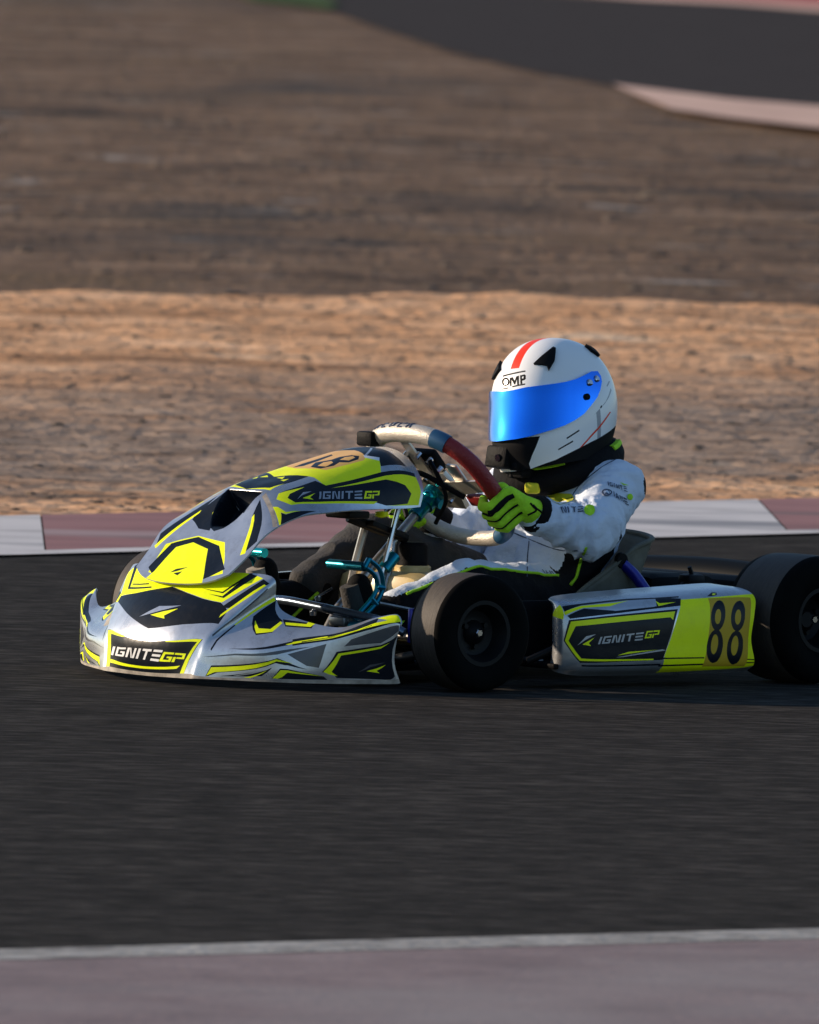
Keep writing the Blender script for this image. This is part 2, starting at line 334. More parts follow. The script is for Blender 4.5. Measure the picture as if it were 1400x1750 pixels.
LIVERY_NOSE=[('navy',[(-3.549,3.524),(-1.699,3.233),(-0.15,4.02),(1.467,3.354),(1.812,2.996),(2.026,2.502),(1.078,2.527),(0.019,2.377)]),('fluo',[(-2.1,4.55),(-1.325,5.0),(0.05,5.0),(1.4,5.0),(1.839,4.749),(1.489,3.359),(-0.085,4.013),(-1.799,3.202)]),('navy',[(-1.725,4.999),(-1.84,4.849),(-1.572,3.546),(-0.694,3.824),(-0.729,3.883),(-1.493,3.654)]),('navy',[(-1.457,3.823),(-0.889,4.002),(-0.857,3.943),(-1.464,3.763)]),('navy',[(-1.924,3.387),(-1.724,3.197),(-2.074,2.915),(-4.499,4.795)]),('navy',[(0.7,4.024),(1.288,3.838),(1.497,5.0),(1.553,4.974),(1.329,3.766)]),('navy',[(1.491,4.974),(1.677,4.849),(1.436,3.549),(1.026,3.753),(1.373,3.636)]),('navy',[(1.866,4.696),(2.151,4.643),(1.785,3.113),(1.573,3.115)]),('fluo',[(1.802,2.719),(1.75,2.837),(1.897,3.926),(2.013,4.422),(2.116,4.453),(2.002,3.897)]),('fluo',[(-2.049,2.983),(-1.799,3.404),(-1.724,3.352),(-1.874,2.963)]),('silver',[(-0.515,2.738),(-0.029,3.213),(0.613,3.27),(0.1,3.051)]),('fluo',[(-0.148,2.863),(0.212,3.027),(0.587,3.146),(0.314,2.868),(0.391,2.757)]),('dirty',[(-3.499,3.468),(-3.374,2.624),(-3.249,2.574),(-2.099,2.487)]),('navy',[(-2.149,1.919),(0.026,1.886),(2.051,1.845),(1.715,0.14),(-2.124,0.138)]),('fluo',[(-2.099,1.884),(-1.799,1.723),(-1.824,0.182),(-2.124,0.171)]),('fluo',[(-2.099,1.884),(-0.824,1.939),(-1.024,1.846),(-1.874,1.71)]),('fluo',[(0.847,1.871),(2.003,1.83),(1.962,1.683),(0.861,1.824)]),('fluo',[(2.003,1.83),(1.882,1.676),(1.54,0.177),(1.71,0.166)]),('fluo',[(-1.824,0.524),(1.518,0.549),(1.395,0.424),(-1.849,0.375)]),('white',[(-1.649,1.109),(-1.474,1.177),(-1.624,0.717),(-1.774,0.693)]),('white',[(-1.349,1.231),(-0.822,1.391),(-0.849,1.291),(-1.374,1.131)]),('white',[(-1.374,1.131),(-1.249,1.182),(-1.349,0.876),(-1.474,0.837)]),('white',[(-1.474,0.837),(-0.949,0.982),(-0.999,0.876),(-1.499,0.747)]),('white',[(-1.024,1.136),(-0.899,1.159),(-0.949,0.982),(-1.074,0.959)]),('white',[(-1.149,1.103),(-1.024,1.136),(-1.049,1.05),(-1.174,1.016)]),('white',[(-0.717,1.411),(-0.599,1.433),(-0.787,0.901),(-0.896,0.887)]),('white',[(-0.374,1.466),(-0.28,1.476),(-0.468,0.921),(-0.566,0.916)]),('white',[(-0.599,1.433),(-0.541,1.442),(-0.566,0.916),(-0.624,0.914)]),('white',[(-0.19,1.484),(-0.084,1.491),(-0.274,0.926),(-0.374,0.925)]),('white',[(0.004,1.494),(0.395,1.478),(0.364,1.366),(-0.031,1.384)]),('white',[(0.121,1.382),(0.216,1.378),(0.056,0.914),(-0.039,0.92)]),('white',[(0.478,1.47),(0.842,1.419),(0.817,1.303),(0.448,1.357)]),('white',[(0.413,1.242),(0.77,1.189),(0.737,1.071),(0.376,1.126)]),('white',[(0.336,1.009),(0.72,0.95),(0.678,0.829),(0.293,0.89)]),('fluo',[(0.89,1.329),(1.264,1.228),(1.246,1.138),(0.858,1.235)]),('fluo',[(0.858,1.235),(0.959,1.218),(0.859,0.938),(0.746,0.952)]),('fluo',[(0.746,0.952),(1.185,0.875),(1.158,0.788),(0.702,0.855)]),('fluo',[(1.133,1.056),(1.223,1.028),(1.185,0.875),(1.089,0.9)]),('fluo',[(1.03,1.082),(1.133,1.056),(1.113,0.98),(1.006,1.004)]),('fluo',[(1.298,1.214),(1.643,1.083),(1.638,0.997),(1.281,1.125)]),('fluo',[(1.548,1.025),(1.638,0.997),(1.62,0.825),(1.527,0.85)]),('fluo',[(1.368,0.977),(1.537,0.92),(1.527,0.85),(1.355,0.905)]),('fluo',[(1.259,1.015),(1.346,0.984),(1.293,0.752),(1.198,0.777)]),('grey',[(2.376,2.191),(2.24,4.424),(2.334,4.499),(2.576,2.212)]),('grey',[(-2.576,2.212),(-2.334,4.499),(-2.24,4.424),(-2.376,2.191)]),('navy',[(3.026,4.952),(2.926,3.052),(3.016,2.223),(3.052,1.75),(3.006,1.807),(2.929,2.264),(2.851,2.939),(2.901,4.924)]),('navy',[(-2.901,4.924),(-2.851,2.939),(-2.929,2.264),(-3.006,1.807),(-3.052,1.75),(-3.016,2.223),(-2.926,3.052),(-3.026,4.952)]),('fluo',[(2.887,4.918),(3.101,4.952),(2.926,3.057),(2.851,3.029)]),('fluo',[(-2.851,3.029),(-2.926,3.057),(-3.101,4.952),(-2.887,4.918)]),('navy',[(3.126,3.75),(3.101,4.961),(4.216,4.449),(4.133,4.355),(4.111,3.472),(3.72,3.043)]),('navy',[(-3.72,3.043),(-4.111,3.472),(-4.133,4.355),(-4.216,4.449),(-3.101,4.961),(-3.126,3.75)]),('fluo',[(3.318,3.691),(3.635,3.459),(3.98,3.674),(4.124,4.374),(4.224,4.324),(4.096,3.524),(3.689,3.149)]),('fluo',[(-3.689,3.149),(-4.096,3.524),(-4.224,4.324),(-4.124,4.374),(-3.98,3.674),(-3.635,3.459),(-3.318,3.691)]),('navy',[(4.158,4.565),(5.15,5.0),(5.133,4.349),(4.37,4.124)]),('navy',[(-4.37,4.124),(-5.133,4.349),(-5.15,5.0),(-4.158,4.565)]),('fluo',[(4.296,4.424),(4.923,4.724),(4.942,4.999),(5.175,5.0),(5.082,4.499),(4.357,4.249)]),('fluo',[(-4.357,4.249),(-5.082,4.499),(-5.175,5.0),(-4.942,4.999),(-4.923,4.724),(-4.296,4.424)]),('navy',[(3.41,1.97),(4.461,2.224),(5.351,2.424),(5.723,3.324),(5.8,2.024),(4.723,2.009),(4.36,1.999)]),('navy',[(-4.36,1.999),(-4.723,2.009),(-5.8,2.024),(-5.723,3.324),(-5.351,2.424),(-4.461,2.224),(-3.41,1.97)]),('navy',[(4.791,2.624),(5.904,3.424),(6.603,4.124),(7.25,4.749),(7.207,3.224),(8.514,3.999),(9.0,2.449),(7.259,2.053),(5.957,1.924),(4.855,1.924)]),('navy',[(-4.855,1.924),(-5.957,1.924),(-7.259,2.053),(-9.0,2.449),(-8.514,3.999),(-7.207,3.224),(-7.25,4.749),(-6.603,4.124),(-5.904,3.424),(-4.791,2.624)]),('fluo',[(4.668,2.099),(5.362,2.274),(5.777,2.549),(5.796,2.099),(4.747,2.017)]),('fluo',[(-4.747,2.017),(-5.796,2.099),(-5.777,2.549),(-5.362,2.274),(-4.668,2.099)]),('fluo',[(7.182,4.699),(7.734,4.849),(8.47,4.724),(8.845,3.424),(7.93,3.124),(7.212,3.124),(7.625,3.799)]),('fluo',[(-7.625,3.799),(-7.212,3.124),(-7.93,3.124),(-8.845,3.424),(-8.47,4.724),(-7.734,4.849),(-7.182,4.699)]),('fluo',[(4.834,2.199),(5.92,2.274),(7.182,3.624),(7.751,3.749),(8.599,3.349),(7.255,2.299),(5.953,2.049),(4.846,2.039)]),('fluo',[(-4.846,2.039),(-5.953,2.049),(-7.255,2.299),(-8.599,3.349),(-7.751,3.749),(-7.182,3.624),(-5.92,2.274),(-4.834,2.199)]),('navy',[(5.077,2.124),(5.92,2.224),(7.072,3.299),(7.08,3.149),(5.922,2.149),(5.082,2.049)]),('navy',[(-5.082,2.049),(-5.922,2.149),(-7.08,3.149),(-7.072,3.299),(-5.92,2.224),(-5.077,2.124)]),('grey',[(6.328,1.623),(6.482,1.782),(8.924,2.153),(9.0,1.85),(7.513,1.514),(6.277,1.578)]),('grey',[(-6.277,1.578),(-7.513,1.514),(-9.0,1.85),(-8.924,2.153),(-6.482,1.782),(-6.328,1.623)]),('grey',[(4.748,1.586),(5.782,1.787),(5.603,0.897),(5.275,1.059)]),('grey',[(-5.275,1.059),(-5.603,0.897),(-5.782,1.787),(-4.748,1.586)]),('grey',[(2.777,1.368),(3.578,1.751),(4.489,1.799),(5.394,1.756),(4.493,1.64),(3.584,1.665)]),('grey',[(-3.584,1.665),(-4.493,1.64),(-5.394,1.756),(-4.489,1.799),(-3.578,1.751),(-2.777,1.368)]),('navy',[(5.689,0.651),(6.077,1.439),(7.517,1.466),(9.0,1.7),(8.424,1.322),(8.399,1.003),(8.374,0.342),(7.866,0.188),(6.087,0.301),(5.987,0.533)]),('navy',[(-5.987,0.533),(-6.087,0.301),(-7.866,0.188),(-8.374,0.342),(-8.399,1.003),(-8.424,1.322),(-9.0,1.7),(-7.517,1.466),(-6.077,1.439),(-5.689,0.651)]),('fluo',[(5.726,0.66),(6.129,1.371),(7.563,1.426),(8.024,1.501),(7.523,1.377),(6.206,1.3),(5.949,0.632),(6.112,0.401),(5.886,0.506)]),('fluo',[(-5.886,0.506),(-6.112,0.401),(-5.949,0.632),(-6.206,1.3),(-7.523,1.377),(-8.024,1.501),(-7.563,1.426),(-6.129,1.371),(-5.726,0.66)]),('grey',[(6.671,0.579),(7.064,0.904),(7.774,0.974),(7.097,0.811)]),('grey',[(-7.097,0.811),(-7.774,0.974),(-7.064,0.904),(-6.671,0.579)]),('fluo',[(6.945,0.63),(7.351,0.75),(7.798,0.871),(7.324,0.639),(7.441,0.529)]),('fluo',[(-7.441,0.529),(-7.324,0.639),(-7.798,0.871),(-7.351,0.75),(-6.945,0.63)]),('navy',[(3.08,0.226),(3.161,1.084),(4.495,1.491),(5.308,0.869),(4.443,1.293),(3.309,0.626),(3.136,0.251)]),('navy',[(-3.136,0.251),(-3.309,0.626),(-4.443,1.293),(-5.308,0.869),(-4.495,1.491),(-3.161,1.084),(-3.08,0.226)]),('fluo',[(3.1,0.29),(3.172,0.976),(4.47,1.447),(4.926,1.207),(4.47,1.365),(3.253,0.644)]),('fluo',[(-3.253,0.644),(-4.47,1.365),(-4.926,1.207),(-4.47,1.447),(-3.172,0.976),(-3.1,0.29)]),('navy',[(3.318,0.301),(4.364,1.131),(4.161,0.501)]),('navy',[(-4.161,0.501),(-4.364,1.131),(-3.318,0.301)]),('fluo',[(3.743,0.276),(4.236,0.951),(3.864,0.276)]),('fluo',[(-3.864,0.276),(-4.236,0.951),(-3.743,0.276)]),('silver',[(3.572,0.426),(4.391,1.224),(4.766,1.155),(5.574,0.719),(4.77,1.063),(4.443,1.124),(4.137,0.326),(4.091,0.476),(4.364,1.106),(3.644,0.426)]),('silver',[(-3.644,0.426),(-4.364,1.106),(-4.091,0.476),(-4.137,0.326),(-4.443,1.124),(-4.77,1.063),(-5.574,0.719),(-4.766,1.155),(-4.391,1.224),(-3.572,0.426)]),('navy',[(4.337,0.301),(4.565,1.024),(4.772,0.986),(5.735,0.412),(5.842,0.209)]),('navy',[(-5.842,0.209),(-5.735,0.412),(-4.772,0.986),(-4.565,1.024),(-4.337,0.301)]),('fluo',[(4.364,0.326),(4.58,0.933),(4.775,0.902),(5.708,0.414),(4.778,0.764),(4.627,0.426),(4.5,0.301)]),('fluo',[(-4.5,0.301),(-4.627,0.426),(-4.778,0.764),(-5.708,0.414),(-4.775,0.902),(-4.58,0.933),(-4.364,0.326)])]  # the grey line along the wing crease paints its shade
LIVERY_PANEL=[('fluo',[(-2.559,1.229),(-0.739,1.534),(1.301,1.412),(2.361,0.809),(3.241,0.243),(-2.219,0.206)]),('navy',[(-2.559,0.358),(-2.139,1.262),(-0.679,1.507),(1.101,1.307),(1.821,0.988),(3.041,0.479),(1.901,0.153),(-1.619,0.159)]),('fluo',[(-2.029,0),(-1.7790000000000001,0.3),(-1.559,1.167),(-0.699,1.345),(0.541,1.193),(1.581,0.387),(1.681,0.3),(2.031,0)]),('navy',[(-0.619,0.335),(-0.399,0.48),(0.281,0.585),(-0.179,0.423)]),('navy',[(-0.339,0.328),(0.141,0.42),(0.041,0.271)]),('navy',[(-2.139,1.948),(-2.259,2.141),(-1.819,2.69),(-1.691,2.952),(1.801,2.949),(1.281,2.265),(-1.151,2.539),(-0.319,1.705),(-1.159,1.724)]),('fluo',[(-1.099,2.158),(-1.433,2.667),(-1.114,2.296),(-1.199,2.886),(-1.139,2.785),(-1.109,2.339)]),('navy',[(3.461,1.129),(2.061,2.208),(2.021,2.747),(3.821,1.629)]),('navy',[(-3.821,1.629),(-2.021,2.747),(-2.061,2.208),(-3.461,1.129)]),('fluo',[(3.301,1.067),(2.081,2.152),(2.141,2.264),(3.621,1.159)]),('fluo',[(-3.621,1.159),(-2.141,2.264),(-2.081,2.152),(-3.301,1.067)]),('dirty',[(2.001,2.847),(1.981,3.024),(4.0,2.345),(3.841,2.242)]),('dirty',[(-3.841,2.242),(-4.0,2.345),(-1.981,3.024),(-2.001,2.847)]),('navy',[(0.0,3.06),(0.0,4.04),(0.581,4.274),(1.461,4.376),(1.801,3.234)]),('navy',[(-1.801,3.234),(-1.461,4.376),(-0.581,4.274),(-0.0,4.04),(-0.0,3.06)]),('fluo',[(0.0,3.08),(1.701,3.271),(1.581,3.71),(1.961,3.169)]),('fluo',[(-1.961,3.169),(-1.581,3.71),(-1.701,3.271),(-0.0,3.08)]),('fluo',[(0.301,3.947),(0.621,4.054),(0.841,3.907)]),('fluo',[(-0.841,3.907),(-0.621,4.054),(-0.301,3.947)]),('fluo',[(0.901,3.833),(1.101,3.989),(1.221,3.805)]),('fluo',[(-1.221,3.805),(-1.101,3.989),(-0.901,3.833)]),('fluo',[(0.0,4.0),(0.0,4.6),(0.0,5.84),(1.181,5.68),(1.621,5.826),(2.265,5.665),(2.401,4.38),(1.681,4.391)]),('fluo',[(-1.681,4.391),(-2.401,4.38),(-2.265,5.665),(-1.621,5.826),(-1.181,5.68),(-0.0,5.84),(-0.0,4.6),(-0.0,4.0)]),('plate',[(0.0,4.56),(0.0,5.2),(0.0,5.86),(1.181,5.68),(1.381,5.561),(1.321,4.787),(0.741,4.63)]),('plate',[(-0.741,4.63),(-1.321,4.787),(-1.381,5.561),(-1.181,5.68),(-0.0,5.86),(-0.0,5.2),(-0.0,4.56)]),('navy',[(0.0,5.86),(0.0,6.4),(1.241,6.439),(2.021,6.559),(1.961,5.746),(1.621,5.826),(1.161,5.672)]),('navy',[(-1.161,5.672),(-1.621,5.826),(-1.961,5.746),(-2.021,6.559),(-1.241,6.439),(-0.0,6.4),(-0.0,5.86)]),('silver',[(1.081,5.657),(0.221,6.23),(0.281,6.283),(1.141,5.694)]),('silver',[(-1.141,5.694),(-0.281,6.283),(-0.221,6.23),(-1.081,5.657)]),('white',[(1.021,5.672),(1.441,5.893),(1.641,5.819),(1.221,5.638)]),('white',[(-1.221,5.638),(-1.641,5.819),(-1.441,5.893),(-1.021,5.672)]),('navy',[(2.401,4.38),(2.261,5.667),(2.301,6.779),(2.503,6.759),(2.463,5.728),(2.581,4.47)]),('navy',[(-2.581,4.47),(-2.463,5.728),(-2.503,6.759),(-2.301,6.779),(-2.261,5.667),(-2.401,4.38)]),('navy',[(2.381,3.26),(1.961,4.324),(2.401,4.411),(2.553,5.706),(2.926,6.155),(3.337,6.399),(3.83,6.179),(3.841,5.529),(3.681,5.334),(3.221,3.194),(2.781,3.218)]),('navy',[(-2.781,3.218),(-3.221,3.194),(-3.681,5.334),(-3.841,5.529),(-3.83,6.179),(-3.337,6.399),(-2.926,6.155),(-2.553,5.706),(-2.401,4.411),(-1.961,4.324),(-2.381,3.26)]),('fluo',[(2.647,2.998),(2.401,3.208),(2.261,3.952),(2.581,3.433),(2.801,3.253),(3.181,3.301),(3.621,5.354),(3.741,5.27),(3.261,3.132)]),('fluo',[(-3.261,3.132),(-3.741,5.27),(-3.621,5.354),(-3.181,3.301),(-2.801,3.253),(-2.581,3.433),(-2.261,3.952),(-2.401,3.208),(-2.647,2.998)]),('fluo',[(2.601,4.464),(2.461,5.698),(2.488,6.779),(3.198,6.879),(3.898,6.859),(3.859,5.527),(3.798,6.139),(3.343,6.339),(2.961,6.132),(2.631,5.688)]),('fluo',[(-2.631,5.688),(-2.961,6.132),(-3.343,6.339),(-3.798,6.139),(-3.859,5.527),(-3.898,6.859),(-3.198,6.879),(-2.488,6.779),(-2.461,5.698),(-2.601,4.464)]),('fluo',[(2.841,2.732),(3.021,2.817),(3.481,2.844),(3.741,3.233),(3.581,2.79),(3.361,2.735),(4.0,2.471),(3.961,2.409)]),('fluo',[(-3.961,2.409),(-4.0,2.471),(-3.361,2.735),(-3.581,2.79),(-3.741,3.233),(-3.481,2.844),(-3.021,2.817),(-2.841,2.732)]),('navy',[(3.381,2.734),(3.601,2.782),(3.861,3.661),(4.0,2.94),(4.0,2.54),(4.0,2.44)]),('navy',[(-4.0,2.44),(-4.0,2.54),(-4.0,2.94),(-3.861,3.661),(-3.601,2.782),(-3.381,2.734)]),('navy',[(0.541,4.711),(0.101,4.987),(0.461,5.21),(0.421,5.386),(0.661,5.549),(0.981,5.601),(1.221,5.505),(1.241,5.305),(1.021,5.187),(1.161,5.024),(1.081,4.754)]),('plate',[(0.701,4.813),(0.481,5.031),(0.641,5.148),(0.881,5.1),(1.041,4.888)]),('plate',[(0.781,5.266),(0.681,5.408),(0.821,5.523),(1.021,5.505),(1.101,5.351)]),('navy',[(-0.319,4.604),(-0.379,4.852),(-0.319,5.139),(-0.359,5.488),(-0.139,5.439),(0.021,5.077),(0.021,4.734)]),('steel',[(2.701,4.136),(2.721,4.178),(3.141,4.013),(3.141,3.961)]),('steel',[(2.721,4.22),(2.781,4.388),(2.881,4.353),(2.821,4.18)]),('steel',[(2.821,4.18),(2.821,4.226),(3.101,4.124),(3.081,4.081)]),('steel',[(3.081,4.081),(3.141,4.267),(3.221,4.243),(3.161,4.053)]),('steel',[(2.981,4.27),(2.981,4.317),(3.141,4.267),(3.121,4.223)]),('steel',[(2.941,4.231),(2.981,4.27),(3.041,4.249),(3.021,4.202)]),('steel',[(2.801,4.423),(2.801,4.468),(3.241,4.332),(3.241,4.283)]),('steel',[(2.841,4.554),(2.841,4.598),(3.301,4.474),(3.263,4.432)]),('steel',[(2.801,4.468),(2.821,4.49),(3.263,4.432),(3.261,4.402)]),('steel',[(2.861,4.634),(2.861,4.682),(3.301,4.57),(3.301,4.518)]),('steel',[(2.881,4.718),(2.921,4.893),(3.021,4.87),(2.961,4.695)]),('steel',[(2.981,4.762),(2.981,4.807),(3.337,4.731),(3.341,4.683)]),('steel',[(2.941,4.93),(2.964,5.103),(3.053,5.086),(3.021,4.91)]),('steel',[(3.121,4.89),(3.141,5.062),(3.227,5.048),(3.201,4.873)]),('steel',[(3.281,4.859),(3.321,5.043),(3.421,5.031),(3.363,4.844)]),('fluo',[(3.023,5.161),(3.068,5.304),(3.161,5.287),(3.101,5.142)]),('fluo',[(3.101,5.142),(3.121,5.177),(3.361,5.127),(3.33,5.09)]),('fluo',[(3.33,5.09),(3.361,5.248),(3.441,5.235),(3.421,5.073)]),('fluo',[(3.222,5.235),(3.241,5.27),(3.361,5.248),(3.361,5.21)]),('fluo',[(3.221,5.195),(3.222,5.235),(3.285,5.223),(3.277,5.183)]),('fluo',[(3.081,5.317),(3.113,5.459),(3.181,5.448),(3.144,5.303)]),('fluo',[(3.181,5.412),(3.181,5.448),(3.325,5.425),(3.321,5.388)]),('fluo',[(3.261,5.329),(3.261,5.398),(3.321,5.388),(3.305,5.32)]),('fluo',[(3.234,5.286),(3.243,5.321),(3.461,5.288),(3.441,5.251)]),('steel',[(3.001,3.429),(2.581,3.775),(2.601,3.976),(2.781,3.651)]),('steel',[(-2.781,3.651),(-2.601,3.976),(-2.581,3.775),(-3.001,3.429)]),('fluo',[(2.961,3.59),(2.741,4.01),(2.961,3.783),(3.141,3.817)]),('fluo',[(-3.141,3.817),(-2.961,3.783),(-2.741,4.01),(-2.961,3.59)]),('navy',[(0,1.69),(0.0,1.7),(0.499,1.802),(0.706,1.905),(0.865,2.007),(0.998,2.109),(1.116,2.212),(1.223,2.314),(1.321,2.416),(1.412,2.518),(1.498,2.621),(1.579,2.723),(1.656,2.825),(1.729,2.928),(1.8,3.03),(-1.8,3.03),(-1.729,2.928),(-1.656,2.825),(-1.579,2.723),(-1.498,2.621),(-1.412,2.518),(-1.321,2.416),(-1.223,2.314),(-1.116,2.212),(-0.998,2.109),(-0.865,2.007),(-0.706,1.905),(-0.499,1.802),(-0.0,1.7)]),('fluo',[(-0.5,2.45),(-0.25,2.25),(0.9,2.3),(0.85,2.36),(-0.1,2.33),(-0.35,2.62)])]  # navy over the scoop opening paints the dark of the recess
